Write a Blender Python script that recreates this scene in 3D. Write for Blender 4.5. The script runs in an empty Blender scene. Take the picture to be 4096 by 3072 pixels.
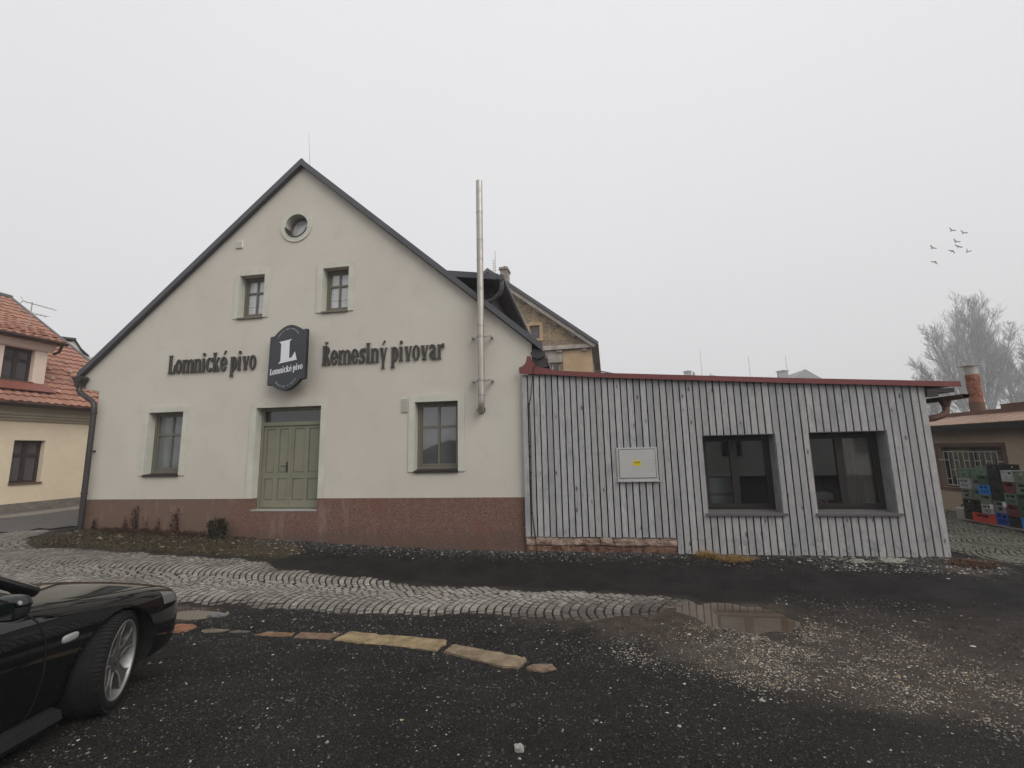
import bpy, bmesh, math, random
import numpy as np
from mathutils import Vector, Matrix, noise
from mathutils.geometry import tessellate_polygon
from mathutils.bvhtree import BVHTree

R = math.radians
rnd = random.Random(7)
rng = np.random.default_rng(11)
scn = bpy.context.scene
COL = scn.collection
PI = math.pi

# ------------------------------------------------------------------ helpers
def wm(o):
    m = o.matrix_basis.copy()
    while o.parent:
        o = o.parent
        m = o.matrix_basis @ m
    return m

def tag(o, label=None, cat=None, group=None, kind=None):
    if label: o['label'] = label
    if cat: o['category'] = cat
    if group: o['group'] = group
    if kind: o['kind'] = kind
    return o

def thing(name, label, cat, loc=(0, 0, 0), rot=(0, 0, 0), group=None):
    o = bpy.data.objects.new(name, None)
    COL.objects.link(o)
    o.empty_display_size = .2
    o.location = loc
    o.rotation_euler = rot
    return tag(o, label, cat, group)

class MB:
    """collects shapes; build() links them as ONE mesh object"""
    def __init__(s):
        s.v = []; s.f = []; s.sm = []; s.mi = []; s.cur = 0
    def add(s, vs, fs, smooth=False):
        n = len(s.v)
        s.v.extend([tuple(p) for p in vs])
        for f in fs:
            s.f.append(tuple(i + n for i in f)); s.sm.append(smooth); s.mi.append(s.cur)
        return s
    def box(s, x0, x1, y0, y1, z0, z1):
        vs = [(x0,y0,z0),(x1,y0,z0),(x1,y1,z0),(x0,y1,z0),(x0,y0,z1),(x1,y0,z1),(x1,y1,z1),(x0,y1,z1)]
        return s.add(vs, [(3,2,1,0),(4,5,6,7),(0,1,5,4),(1,2,6,5),(2,3,7,6),(3,0,4,7)])
    def bevbox(s, x0, x1, y0, y1, z0, z1, b=.01):
        bm = bmesh.new()
        bmesh.ops.create_cube(bm, size=1)
        for v in bm.verts:
            v.co = Vector(((x0+x1)/2+v.co.x*(x1-x0), (y0+y1)/2+v.co.y*(y1-y0), (z0+z1)/2+v.co.z*(z1-z0)))
        bmesh.ops.bevel(bm, geom=bm.edges[:], offset=b, segments=2, affect='EDGES', profile=.5)
        return s.bm(bm)
    def bm(s, bm, smooth=False, mat=None):
        bm.verts.ensure_lookup_table(); bm.verts.index_update()
        vs = [(mat @ v.co if mat else v.co) for v in bm.verts]
        s.add(vs, [[v.index for v in f.verts] for f in bm.faces], smooth)
        bm.free(); return s
    def prism(s, poly, axis, a, b, holes=(), back=True):
        """poly: 2d loop in the plane normal to axis ('x':(y,z) 'y':(x,z) 'z':(x,y)), from a to b"""
        def P(p, t):
            return {'x': (t, p[0], p[1]), 'y': (p[0], t, p[1]), 'z': (p[0], p[1], t)}[axis]
        loops = [list(poly)] + [list(h) for h in holes]
        flat = [p for l in loops for p in l]
        tris = tessellate_polygon([[Vector((p[0], p[1], 0)) for p in l] for l in loops])
        n = len(flat)
        vs = [P(p, a) for p in flat] + [P(p, b) for p in flat]
        fs = []
        if len(loops) == 1 and len(poly) <= 4:
            fs.append(tuple(range(n)))
            if back: fs.append(tuple(range(2*n-1, n-1, -1)))
        else:
            fs += [tuple(t) for t in tris]
            if back: fs += [tuple(i+n for i in reversed(t)) for t in tris]
        k = 0
        for l in loops:
            m = len(l)
            for i in range(m):
                j = (i+1) % m
                fs.append((k+i, k+j, n+k+j, n+k+i))
            k += m
        return s.add(vs, fs)
    def tube(s, path, r, n=8, caps=True, smooth=True):
        path = [Vector(p) for p in path]
        rs = r if isinstance(r, (list, tuple)) else [r]*len(path)
        vs = []; fs = []
        up = Vector((0, 0, 1)); prevx = None
        for i, p in enumerate(path):
            d = (path[min(i+1, len(path)-1)] - path[max(i-1, 0)])
            d = d.normalized() if d.length > 1e-9 else Vector((0, 0, 1))
            if prevx is None:
                ref = up if abs(d.dot(up)) < .95 else Vector((1, 0, 0))
                x = d.cross(ref).normalized()
            else:
                x = prevx - d*prevx.dot(d)
                x = x.normalized() if x.length > 1e-6 else d.orthogonal().normalized()
            prevx = x; y = d.cross(x)
            for k in range(n):
                a = 2*PI*k/n
                vs.append(p + (x*math.cos(a) + y*math.sin(a))*rs[i])
        m = len(path)
        for i in range(m-1):
            for k in range(n):
                k2 = (k+1) % n
                fs.append((i*n+k, i*n+k2, (i+1)*n+k2, (i+1)*n+k))
        s.add(vs, fs, smooth)
        if caps:
            s.add([vs[k] for k in range(n)], [tuple(range(n-1, -1, -1))])
            s.add([vs[(m-1)*n+k] for k in range(n)], [tuple(range(n))])
        return s
    def bar(s, a, b, w, h=None):
        """square bar between two points"""
        return s.tube([a, b], (w if h is None else w)*.707, 4, True, False)
    def quad(s, *p):
        return s.add(p, [tuple(range(len(p)))])
    def sheet(s, pts, t):
        """flat polygon given thickness t along its normal (backwards)"""
        pts = [Vector(p) for p in pts]
        nrm = (pts[1]-pts[0]).cross(pts[2]-pts[0]).normalized()
        n = len(pts)
        vs = pts + [p - nrm*t for p in pts]
        fs = [tuple(range(n)), tuple(range(2*n-1, n-1, -1))]
        for i in range(n):
            j = (i+1) % n
            fs.append((i, n+i, n+j, j))
        return s.add(vs, fs)
    def build(s, name, mat, parent=None, local=False, label=None):
        me = bpy.data.meshes.new(name)
        vs = s.v
        if parent is not None and not local:
            inv = wm(parent).inverted()
            vs = [inv @ Vector(p) for p in vs]
        me.from_pydata([tuple(p) for p in vs], [], s.f)
        mats = mat if isinstance(mat, (list, tuple)) else [mat]
        for m in mats: me.materials.append(m)
        me.polygons.foreach_set('use_smooth', s.sm)
        me.polygons.foreach_set('material_index', s.mi)
        me.update()
        o = bpy.data.objects.new(name, me)
        COL.objects.link(o)
        if parent is not None: o.parent = parent
        if label: o['label'] = label
        return o
    def top(s, name, mat, label=None, cat=None, group=None, kind=None):
        """a thing that is one mesh: origin at the centre of its base"""
        v = np.array([tuple(p) for p in s.v])
        c = Vector(((v[:,0].min()+v[:,0].max())/2, (v[:,1].min()+v[:,1].max())/2, v[:,2].min()))
        s.v = [Vector(p)-c for p in s.v]
        o = s.build(name, mat)
        o.location = c
        return tag(o, label, cat, group, kind)

def fast_mesh(name, V, F4, mat, smooth=False):
    """numpy verts (n,3) and faces (m,k)"""
    me = bpy.data.meshes.new(name)
    k = F4.shape[1]
    me.vertices.add(len(V)); me.vertices.foreach_set('co', V.astype(np.float32).ravel())
    me.loops.add(F4.size); me.loops.foreach_set('vertex_index', F4.astype(np.int32).ravel())
    me.polygons.add(len(F4))
    me.polygons.foreach_set('loop_start', np.arange(0, F4.size, k, dtype=np.int32))
    me.polygons.foreach_set('use_smooth', np.full(len(F4), smooth))
    for m in (mat if isinstance(mat, (list, tuple)) else [mat]): me.materials.append(m)
    me.update(calc_edges=True); me.validate()
    o = bpy.data.objects.new(name, me); COL.objects.link(o)
    return o

# numpy value noise -------------------------------------------------------
def _h(i, j, seed):
    n = (i*374761393 + j*668265263 + seed*1442695041) & 0x7fffffff
    n = ((n ^ (n >> 13)) * 1274126177) & 0x7fffffff
    return ((n ^ (n >> 16)) & 0xffff)/65535.
def vn(x, y, sc=1., seed=0):
    x = np.asarray(x, float)*sc; y = np.asarray(y, float)*sc
    i = np.floor(x).astype(np.int64); j = np.floor(y).astype(np.int64)
    fx = x-i; fy = y-j
    fx = fx*fx*(3-2*fx); fy = fy*fy*(3-2*fy)
    return (_h(i,j,seed)*(1-fx)+_h(i+1,j,seed)*fx)*(1-fy)+(_h(i,j+1,seed)*(1-fx)+_h(i+1,j+1,seed)*fx)*fy
def fbm(x, y, sc=1., seed=0, o=3):
    return sum(vn(x, y, sc*2**k, seed+k)*.5**k for k in range(o))/sum(.5**k for k in range(o))
def ss(a, b, x):
    t = np.clip((np.asarray(x, float)-a)/(b-a), 0, 1)
    return t*t*(3-2*t)
def sdpoly(x, y, poly):
    """signed distance to polygon (negative inside)"""
    x = np.asarray(x, float); y = np.asarray(y, float)
    d = np.full(x.shape, 1e9); ins = np.zeros(x.shape, bool)
    n = len(poly)
    for k in range(n):
        ax, ay = poly[k]; bx, by = poly[(k+1) % n]
        ex, ey = bx-ax, by-ay
        t = np.clip(((x-ax)*ex+(y-ay)*ey)/(ex*ex+ey*ey+1e-12), 0, 1)
        d = np.minimum(d, np.hypot(x-ax-t*ex, y-ay-t*ey))
        c = ((ay > y) != (by > y)) & (x < (bx-ax)*(y-ay)/(by-ay+1e-12)+ax)
        ins ^= c
    return np.where(ins, -d, d)

# ------------------------------------------------------------------ materials
class NT:
    def __init__(s, name):
        s.m = bpy.data.materials.new(name); s.m.use_nodes = True
        s.t = s.m.node_tree; s.n = s.t.nodes; s.l = s.t.links
        s.n.clear()
        s.out = s.n.new('ShaderNodeOutputMaterial')
        s.b = s.n.new('ShaderNodeBsdfPrincipled')
        s.l.new(s.b.outputs[0], s.out.inputs[0])
        s.pos = None
    def P(s):
        if s.pos is None:
            g = s.n.new('ShaderNodeNewGeometry'); s.pos = g.outputs['Position']
        return s.pos
    def node(s, typ, **kw):
        n = s.n.new(typ)
        for k, v in kw.items(): setattr(n, k, v)
        return n
    def put(s, sock, v):
        if hasattr(v, 'links'): s.l.new(v, sock)
        else:
            if isinstance(v, tuple) and len(v) == 3 and len(sock.default_value) == 4: v = (*v, 1)
            sock.default_value = v
    def scaled(s, sc):
        n = s.node('ShaderNodeVectorMath', operation='MULTIPLY'); s.l.new(s.P(), n.inputs[0]); n.inputs[1].default_value = sc
        return n.outputs[0]
    def noise(s, sc, det=3, rough=.55, vec=None, dist=0):
        n = s.node('ShaderNodeTexNoise'); n.inputs['Scale'].default_value = sc
        n.inputs['Detail'].default_value = det; n.inputs['Roughness'].default_value = rough
        n.inputs['Distortion'].default_value = dist
        s.l.new(vec if vec is not None else s.P(), n.inputs['Vector']); return n.outputs['Fac']
    def voro(s, sc, vec=None, feat='F1', out='Distance', rnd=1):
        n = s.node('ShaderNodeTexVoronoi', feature=feat); n.inputs['Scale'].default_value = sc
        n.inputs['Randomness'].default_value = rnd
        s.l.new(vec if vec is not None else s.P(), n.inputs['Vector']); return n.outputs[out]
    def math(s, op, a, b=0., c=None, clamp=False):
        n = s.node('ShaderNodeMath', operation=op, use_clamp=clamp)
        s.put(n.inputs[0], a); s.put(n.inputs[1], b)
        if c is not None: s.put(n.inputs[2], c)
        return n.outputs[0]
    def rng(s, v, a, b, c=0., d=1., smooth=True):
        n = s.node('ShaderNodeMapRange'); n.interpolation_type = 'SMOOTHSTEP' if smooth else 'LINEAR'
        s.put(n.inputs[0], v); n.inputs[1].default_value = a; n.inputs[2].default_value = b
        n.inputs[3].default_value = c; n.inputs[4].default_value = d
        return n.outputs[0]
    def mix(s, f, a, b, mode='MIX'):
        n = s.node('ShaderNodeMix', data_type='RGBA', blend_type=mode)
        s.put(n.inputs[0], f); s.put(n.inputs[6], a); s.put(n.inputs[7], b)
        return n.outputs[2]
    def attr(s, name, out='Color'):
        n = s.node('ShaderNodeAttribute', attribute_name=name); return n.outputs[out]
    def sep(s, v, mode='xyz'):
        n = s.node('ShaderNodeSeparateXYZ' if mode == 'xyz' else 'ShaderNodeSeparateColor'); s.l.new(v, n.inputs[0]); return n.outputs
    def comb(s, x, y, z):
        n = s.node('ShaderNodeCombineXYZ'); s.put(n.inputs[0], x); s.put(n.inputs[1], y); s.put(n.inputs[2], z); return n.outputs[0]
    def white(s, v, dim='1D', out='Value'):
        n = s.node('ShaderNodeTexWhiteNoise', noise_dimensions=dim)
        s.l.new(v, n.inputs['W' if dim == '1D' else 'Vector']); return n.outputs[out]
    def bump(s, h, dist=.01, strength=1.):
        n = s.node('ShaderNodeBump'); n.inputs['Distance'].default_value = dist; n.inputs['Strength'].default_value = strength
        s.l.new(h, n.inputs['Height']); s.l.new(n.outputs[0], s.b.inputs['Normal'])
    def fin(s, col, rough=.8, spec=.3, metal=0.):
        s.put(s.b.inputs['Base Color'], col); s.put(s.b.inputs['Roughness'], rough)
        s.b.inputs['Specular IOR Level'].default_value = spec; s.b.inputs['Metallic'].default_value = metal
        return s.m

def mk(name, col, rough=.7, spec=.35, var=.25, sc=4., metal=0., bump=0., bsc=60., sat=None):
    t = NT(name)
    n1 = t.noise(sc, 4); n2 = t.noise(sc*9, 2)
    f = t.math('ADD', t.math('MULTIPLY', n1, .7), t.math('MULTIPLY', n2, .3))
    f = t.rng(f, .3, .7, 0, 1)
    d = sat or tuple(c*(1-var) for c in col); l = tuple(min(1, c*(1+var*.6)) for c in col)
    c = t.mix(f, d, l)
    if bump: t.bump(t.noise(bsc, 3), bump)
    r = t.rng(n2, .3, .7, max(0, rough-.08), min(1, rough+.08))
    return t.fin(c, r, spec, metal)

def m_plaster():
    t = NT('cream_plaster')
    big = t.noise(.55, 4, .6, dist=.4); mid = t.noise(2.2, 4, .6); fine = t.noise(220, 2)
    strk = t.noise(3.5, 3, .6, t.scaled((1, 1, .22)))
    c = t.mix(t.rng(big, .35, .65), (.58, .538, .468), (.615, .582, .505))
    pink = t.rng(t.noise(.8, 3, .5, t.scaled((1, 1, 1.3))), .5, .72, 0, .5)
    c = t.mix(pink, c, (.60, .535, .485))
    c = t.mix(t.rng(mid, .52, .75, 0, .4), c, (.49, .46, .40))
    c = t.mix(t.rng(strk, .58, .8, 0, .2), c, (.50, .485, .43))
    x, y, z = t.sep(t.P())
    low = t.rng(z, 1.1, 1.9, .22, 0)
    c = t.mix(t.math('MULTIPLY', low, t.rng(t.noise(1.4, 3), .35, .6)), c, (.50, .47, .41))
    c = t.mix(t.rng(fine, .25, .75, 0, .22), c, (.50, .475, .41))
    t.bump(t.math('ADD', fine, t.math('MULTIPLY', t.noise(60, 2), .7)), .004, .9)
    return t.fin(c, .92, .15)

def m_plinth():
    t = NT('red_brown_plinth_render')
    x, y, z = t.sep(t.P())
    sp = t.voro(140, out='Color'); s1 = t.sep(sp, 'c')[0]
    c = t.mix(t.rng(s1, .2, .8, 0, 1, False), (.105, .052, .037), (.205, .114, .085))
    c = t.mix(t.rng(t.sep(sp, 'c')[1], .86, .95), c, (.40, .30, .25))
    left = t.math('ADD', t.rng(x, -9.5, -5.2, 1, 0), t.math('MULTIPLY', t.math('SUBTRACT', t.noise(.9, 3), .5), 1.1))
    c = t.mix(t.rng(left, .2, .9, 0, .75), c, (.165, .115, .085))
    drip = t.noise(2.6, 3, .6, t.scaled((1.6, 1, .35)))
    c = t.mix(t.math('MULTIPLY', t.rng(drip, .52, .7), t.rng(x, -5.5, -2.0, .65, 0.08)), c, (.26, .19, .155))
    c = t.mix(t.rng(t.noise(1.3, 3), .52, .68, 0, .35), c, (.185, .075, .058))
    dirt = t.math('ADD', t.rng(z, .25, .75, .6, 0), t.math('MULTIPLY', t.math('SUBTRACT', t.noise(3.5, 4), .5), .7))
    c = t.mix(t.rng(dirt, .15, .7, 0, .6), c, (.10, .075, .06))
    t.bump(t.noise(150, 2), .006, .9)
    return t.fin(c, .8, .25)

PITCH = .1202; B0 = -1.13
def m_boards():
    t = NT('weathered_grey_boards')
    x, y, z = t.sep(t.P())
    u = t.math('DIVIDE', t.math('SUBTRACT', x, B0), PITCH)
    bi = t.math('FLOOR', u); fu = t.math('FRACT', u)
    r1 = t.white(bi); r2 = t.white(t.math('ADD', bi, 57.3))
    c = t.mix(r1, (.325, .323, .324), (.465, .458, .454))
    c = t.mix(t.math('MULTIPLY', t.rng(r2, .55, 1., 0, .5), 1), c, (.43, .395, .375))
    gv = t.comb(t.math('MULTIPLY', fu, .12), r2, t.math('ADD', z, t.math('MULTIPLY', r1, 30)))
    sm_ = t.node('ShaderNodeVectorMath', operation='MULTIPLY'); t.l.new(gv, sm_.inputs[0]); sm_.inputs[1].default_value = (85, 40, 4.2)
    grain = t.noise(1., 4, .6, sm_.outputs[0], 1.2)
    c = t.mix(t.rng(grain, .44, .66, 0, .72), c, (.235, .232, .24))
    c = t.mix(t.rng(grain, .25, .42, .4, 0), c, (.58, .575, .57))
    # patches of grey-blue stain and dirt
    c = t.mix(t.rng(t.noise(1.7, 4, .6, t.scaled((3, 1, 1))), .5, .72, 0, .65), c, (.235, .238, .255))
    c = t.mix(t.math('MULTIPLY', t.rng(t.noise(6, 3, .6), .5, .7), t.rng(z, .12, .6, .7, .12)), c, (.14, .14, .15))
    # knots
    kv = t.comb(t.math('ADD', t.math('MULTIPLY', fu, .9), t.math('MULTIPLY', bi, 3.7)), 0., t.math('ADD', t.math('MULTIPLY', z, 3.0), t.math('MULTIPLY', r1, 17)))
    kd = t.voro(1., kv); kc = t.sep(t.voro(1., kv, out='Color'), 'c')
    on = t.rng(kc[0], .36, .38)
    sz = t.math('MULTIPLY_ADD', kc[1], .085, .04)
    knot = t.math('MULTIPLY', t.math('LESS_THAN', t.math('ADD', kd, t.math('MULTIPLY', t.math('SUBTRACT', t.noise(40, 2), .5), .08)), sz), on)
    halo = t.math('MULTIPLY', t.rng(t.math('DIVIDE', kd, sz), 1., 2.3, .6, 0), on)
    c = t.mix(halo, c, (.255, .238, .232))
    c = t.mix(t.math('MULTIPLY', knot, .8), c, (.075, .062, .057))
    # nail rows
    fz_ = t.math('FRACT', t.math('DIVIDE', t.math('ADD', z, t.math('MULTIPLY', r1, .012)), .78))
    nz_ = t.math('ABSOLUTE', t.math('SUBTRACT', fz_, .5)); nu_ = t.math('ABSOLUTE', t.math('SUBTRACT', t.math('ABSOLUTE', t.math('SUBTRACT', fu, .44)), .27))
    c = t.mix(t.math('MULTIPLY', t.math('MULTIPLY', t.math('LESS_THAN', nz_, .0055), t.math('LESS_THAN', nu_, .036)), .7), c, (.06, .05, .045))
    run = t.math('MULTIPLY', t.rng(fz_, .43, .5), t.math('MULTIPLY', t.math('LESS_THAN', fz_, .5), t.rng(nu_, .02, .09, .28, 0)))
    c = t.mix(run, c, (.20, .19, .19))
    t.bump(t.math('ADD', grain, t.math('MULTIPLY', t.noise(90, 2), .3)), .004, .7)
    return t.fin(c, .85, .2)

def m_glass(name, col, rough=.03, ior=2.0):
    t = NT(name)
    t.b.inputs['IOR'].default_value = ior
    c = t.mix(t.rng(t.noise(2.5, 3), .3, .7), col, tuple(k*1.35 for k in col))
    t.bump(t.noise(1.6, 1), .004, .25)
    return t.fin(c, rough, .5)

def m_clear(name):
    """see-through pane: transparent with a fresnel reflection"""
    t = NT(name); t.n.remove(t.b)
    tr = t.node('ShaderNodeBsdfTransparent'); tr.inputs[0].default_value = (.82, .84, .84, 1)
    gl = t.node('ShaderNodeBsdfGlossy'); gl.inputs['Roughness'].default_value = .02; gl.inputs[0].default_value = (.9, .9, .9, 1)
    fr = t.node('ShaderNodeFresnel'); fr.inputs[0].default_value = 1.75
    mx = t.node('ShaderNodeMixShader')
    t.l.new(fr.outputs[0], mx.inputs[0]); t.l.new(tr.outputs[0], mx.inputs[1]); t.l.new(gl.outputs[0], mx.inputs[2]); t.l.new(mx.outputs[0], t.out.inputs[0])
    return t.m

def m_tiles():
    t = NT('terracotta_tiles')
    x, y, z = t.sep(t.P())
    cell = t.white(t.comb(0., t.math('FLOOR', t.math('MULTIPLY', y, 4.4)), t.math('FLOOR', t.math('MULTIPLY', z, 4.0))), '3D')
    c = t.mix(cell, (.285, .135, .092), (.375, .19, .132))
    c = t.mix(t.rng(t.noise(1.2, 4), .45, .7, 0, .6), c, (.27, .155, .125))
    return t.fin(c, .75, .3)

def m_ground():
    t = NT('gravelly_ground')
    z_ = t.sep(t.attr('zones'), 'c'); tan, grass, mud = z_[0], z_[1], z_[2]
    asph = t.attr('zones', 'Alpha')
    chip = t.voro(75); chc = t.sep(t.voro(75, out='Color'), 'c')
    chip2 = t.voro(190); ch2 = t.sep(t.voro(190, out='Color'), 'c')
    base = t.mix(t.rng(t.noise(1.1, 4, .6), .35, .65), (.0100, .0092, .0084), (.0215, .0195, .0175))
    base = t.mix(t.rng(t.noise(.45, 3, .5), .45, .7, 0, .6), base, (.029, .0265, .024))
    c = t.mix(t.rng(chc[0], .1, .9, 0, .7, False), base, (.04, .0375, .036), 'MIX')
    c = t.mix(t.rng(chip, .25, .6, 0, .55), c, (.012, .011, .011))
    speck = t.math('MULTIPLY', t.math('LESS_THAN', chip2, .33), t.rng(t.math('ADD', ch2[0], t.math('MULTIPLY', t.math('SUBTRACT', t.noise(2.2, 3), .5), .16)), .962, .967))
    c = t.mix(t.math('MULTIPLY', speck, .8), c, t.mix(ch2[1], (.16, .155, .15), (.36, .345, .32)))
    # smoother compacted asphalt
    ca = t.mix(t.rng(t.noise(1.6, 4), .35, .7), (.0145, .0135, .013), (.0235, .0218, .021))
    ca = t.mix(t.rng(ch2[2], .8, 1., 0, .35, False), ca, (.075, .07, .068))
    c = t.mix(asph, c, ca)
    # tan gravel
    ct = t.mix(t.rng(ch2[0], 0, 1, 0, 1, False), (.06, .05, .04), (.21, .185, .145))
    ct = t.mix(t.rng(chip2, .2, .5, 0, .5), ct, (.035, .028, .022))
    c = t.mix(t.math('MULTIPLY', tan, .85), c, ct)
    # mud
    cm = t.mix(t.rng(t.noise(6, 4), .35, .7), (.055, .043, .034), (.095, .075, .06))
    c = t.mix(mud, c, cm)
    # grass and leaf litter soil
    cg = t.mix(t.rng(t.noise(5, 4), .35, .65), (.045, .035, .025), (.052, .046, .025))
    cg = t.mix(t.rng(ch2[1], .88, .95), cg, (.14, .12, .08))
    c = t.mix(grass, c, cg)
    h = t.math('ADD', t.math('MULTIPLY', chip, -.6), t.math('MULTIPLY', t.noise(45, 3), .9))
    h = t.math('ADD', h, t.math('MULTIPLY', chip2, -.3))
    t.bump(h, .012, .9)
    r = t.mix(t.math('MAXIMUM', t.math('MULTIPLY', mud, .8), t.math('MULTIPLY', asph, .4)), t.rng(t.noise(1.8, 3), .35, .65, .62, .9), (.45, .45, .45))
    return t.fin(c, r, .10)

def m_cobble(name='granite_setts', k=1., tint=(1, 1, 1)):
    t = NT(name)
    q = lambda c: tuple(a*k*b for a, b in zip(c, tint))
    a = t.sep(t.attr('tone'), 'c')
    c = t.mix(a[0], q((.205, .193, .174)), q((.365, .345, .31)))
    c = t.mix(t.rng(a[1], .7, 1., 0, .5), c, q((.30, .26, .215)))
    c = t.mix(t.rng(t.noise(.9, 3), .4, .65, 0, .45), c, q((.17, .155, .135)))
    c = t.mix(t.rng(t.noise(60, 3), .45, .75, 0, .5), c, (.12, .11, .10))
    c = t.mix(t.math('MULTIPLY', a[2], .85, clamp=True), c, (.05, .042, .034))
    t.bump(t.noise(70, 3), .008, .8)
    return t.fin(c, t.rng(t.noise(2.2, 3), .35, .65, .5, .75), .35)

def m_attr(name, rough=.8, spec=.3, attr='tone', bump=.0):
    t = NT(name)
    c = t.mix(t.rng(t.noise(30, 3), .35, .7, 0, .3), t.attr(attr), (.05, .045, .04))
    if bump: t.bump(t.noise(60, 3), bump)
    return t.fin(c, rough, spec)

def m_ochre():
    t = NT('peeling_ochre_render')
    big = t.noise(.5, 4, .6)
    c = t.mix(t.rng(big, .35, .65), (.34, .26, .155), (.45, .355, .225))
    n = t.math('ADD', t.noise(1.1, 5, .7), t.math('MULTIPLY', t.noise(7, 3), .25))
    peel = t.rng(n, .60, .64)
    brick = t.mix(t.rng(t.noise(14, 3), .4, .65), (.20, .15, .10), (.33, .27, .20))
    c = t.mix(peel, c, brick)
    c = t.mix(t.rng(t.noise(4, 4, .6, t.scaled((1, 1, .3))), .55, .75, 0, .4), c, (.24, .18, .11))
    t.bump(t.math('ADD', t.math('MULTIPLY', peel, -1), t.noise(30, 3)), .02)
    return t.fin(c, .9, .15)

def m_rust():
    t = NT('rusty_pipe_metal')
    c = t.mix(t.rng(t.noise(7, 4, .65), .4, .62), (.16, .055, .032), (.27, .11, .065))
    c = t.mix(t.rng(t.noise(16, 3, .65), .6, .72), c, (.33, .30, .28))
    t.bump(t.noise(40, 3), .004)
    return t.fin(c, .8, .3)

def m_steel():
    t = NT('stainless_flue')
    c = t.mix(t.rng(t.noise(3, 3, .6, t.scaled((1, 1, .25))), .35, .7), (.40, .375, .325), (.50, .48, .445))
    return t.fin(c, t.rng(t.noise(6, 3), .35, .65, .45, .6), .5, .75)

def m_carpaint():
    t = NT('black_car_paint')
    c = t.mix(t.rng(t.noise(3, 3), .4, .7, 0, .5), (.0035, .0037, .0045), (.007, .007, .0075))
    t.b.inputs['Coat Weight'].default_value = 1.; t.b.inputs['Coat Roughness'].default_value = .015; t.b.inputs['Coat IOR'].default_value = 1.6
    dirt = t.noise(14, 4, .65)
    return t.fin(c, t.rng(dirt, .3, .7, .4, .55), .0)

M = {}
M['plaster'] = m_plaster(); M['plinth'] = m_plinth(); M['boards'] = m_boards()
M['surround'] = mk('pale_green_surround', (.565, .555, .475), .9, .15, .1, 2.5, bump=.003, bsc=180)
M['olive'] = mk('olive_grey_joinery', (.155, .145, .11), .5, .4, .1, 3)
M['olive_door'] = mk('sage_green_door_paint', (.205, .205, .145), .5, .4, .08, 3)
M['anthracite'] = mk('anthracite_sheet_metal', (.078, .08, .09), .5, .45, .12, 2)
M['dark_metal'] = mk('dark_brown_metal', (.035, .03, .029), .45, .5, .2, 3)
M['soffit'] = mk('pale_soffit', (.42, .40, .37), .85, .2, .1, 2)
M['glass_pale'] = m_glass('sky_reflecting_glass', (.085, .085, .09), .03, 2.1)
M['glass_curtain'] = m_glass('glass_over_net_curtain', (.10, .115, .112), .05, 1.75)
M['glass_sky_tint'] = m_glass('glass_with_painted_sky', (.42,.42,.435), .03, 1.9)  # pale base colour stands in for the sky mirrored in the panes
M['glass_dark'] = m_glass('dark_window_glass', (.022, .021, .023), .03, 1.8)
M['clear'] = m_clear('clear_window_glass')
M['blind'] = mk('white_blind', (.7, .7, .68), .8, .2, .05, 2)
M['steel'] = m_steel()
M['galv'] = mk('galvanised_bracket', (.38, .37, .34), .5, .5, .25, 8, .6)
M['sign'] = mk('slate_sign_panel', (.045, .05, .057), .6, .35, .12, 3)
M['sign_edge'] = mk('sign_edge_paint', (.02, .02, .022), .6, .3, .1, 3)
M['sign_white'] = mk('white_sign_vinyl', (.72, .72, .76), .6, .3, .03, 3)
M['letter'] = mk('dark_olive_letter_paint', (.058, .055, .048), .65, .3, .15, 6)
M['red_metal'] = mk('oxide_red_flashing', (.17, .048, .045), .55, .4, .18, 2.5)
M['black'] = mk('black_felt', (.003, .003, .003), .95, .1, .2, 3)
M['frame_dark'] = mk('dark_brown_window_frame', (.022, .018, .016), .5, .4, .15, 3)
M['sill_grey'] = mk('grey_metal_sill', (.115, .108, .11), .6, .35, .15, 3)
M['reveal'] = mk('grey_reveal_boards', (.25, .245, .255), .8, .2, .2, 5)
M['cabinet'] = mk('pale_grey_cabinet', (.44, .435, .42), .6, .35, .06, 2)
M['alu'] = mk('aluminium_trim', (.52, .51, .50), .45, .5, .1, 4, .5)
M['yellow'] = mk('yellow_sticker', (.72, .55, .03), .6, .3, .05, 5)
M['ink'] = mk('black_ink', (.01, .01, .01), .7, .2, .05, 5)
M['foot_mortar'] = mk('dark_footing_mortar', (.09, .065, .05), .95, .1, .4, 8)
M['stone_pale'] = mk('plaster_smeared_footing_stone', (.36, .28, .225), .9, .15, .5, 5, bump=.03, bsc=20, sat=(.15, .085, .065))
M['stone_foot'] = mk('old_reddish_footing_stone', (.20, .115, .082), .9, .2, .5, 7, bump=.03, bsc=22, sat=(.075, .042, .032))
M['yellow_wall'] = mk('pale_yellow_render', (.75, .63, .465), .9, .15, .07, 1.2, bump=.002, bsc=150)
M['pink_wall'] = mk('pale_peach_render', (.74, .60, .50), .9, .15, .05, 1.2)
M['cornice'] = mk('grey_cream_cornice', (.40, .35, .27), .9, .15, .1, 2)
M['grey_plinth'] = mk('grey_rough_plinth', (.21, .19, .165), .95, .15, .3, 6, bump=.02, bsc=50)
M['tiles'] = m_tiles()
M['tile_flash'] = mk('red_painted_flashing', (.21, .07, .05), .6, .35, .15, 3)
M['snow_guard'] = mk('pale_clay_snow_guard', (.55, .38, .30), .7, .3, .2, 6)
M['brown_frame'] = mk('dark_brown_joinery', (.035, .024, .022), .5, .4, .15, 3)
M['white_wall'] = mk('off_white_wall', (.62, .60, .57), .9, .15, .06, 1)
M['roof_edge'] = mk('dark_roof_edge', (.07, .068, .07), .7, .3, .2, 2)
M['ochre'] = m_ochre()
M['ochre_light'] = mk('faded_apricot_render', (.50, .36, .22), .9, .15, .15, 1.5, bump=.01, bsc=30)
M['cornice_grey'] = mk('weathered_grey_cornice', (.40, .36, .32), .9, .15, .3, 3)
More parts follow.
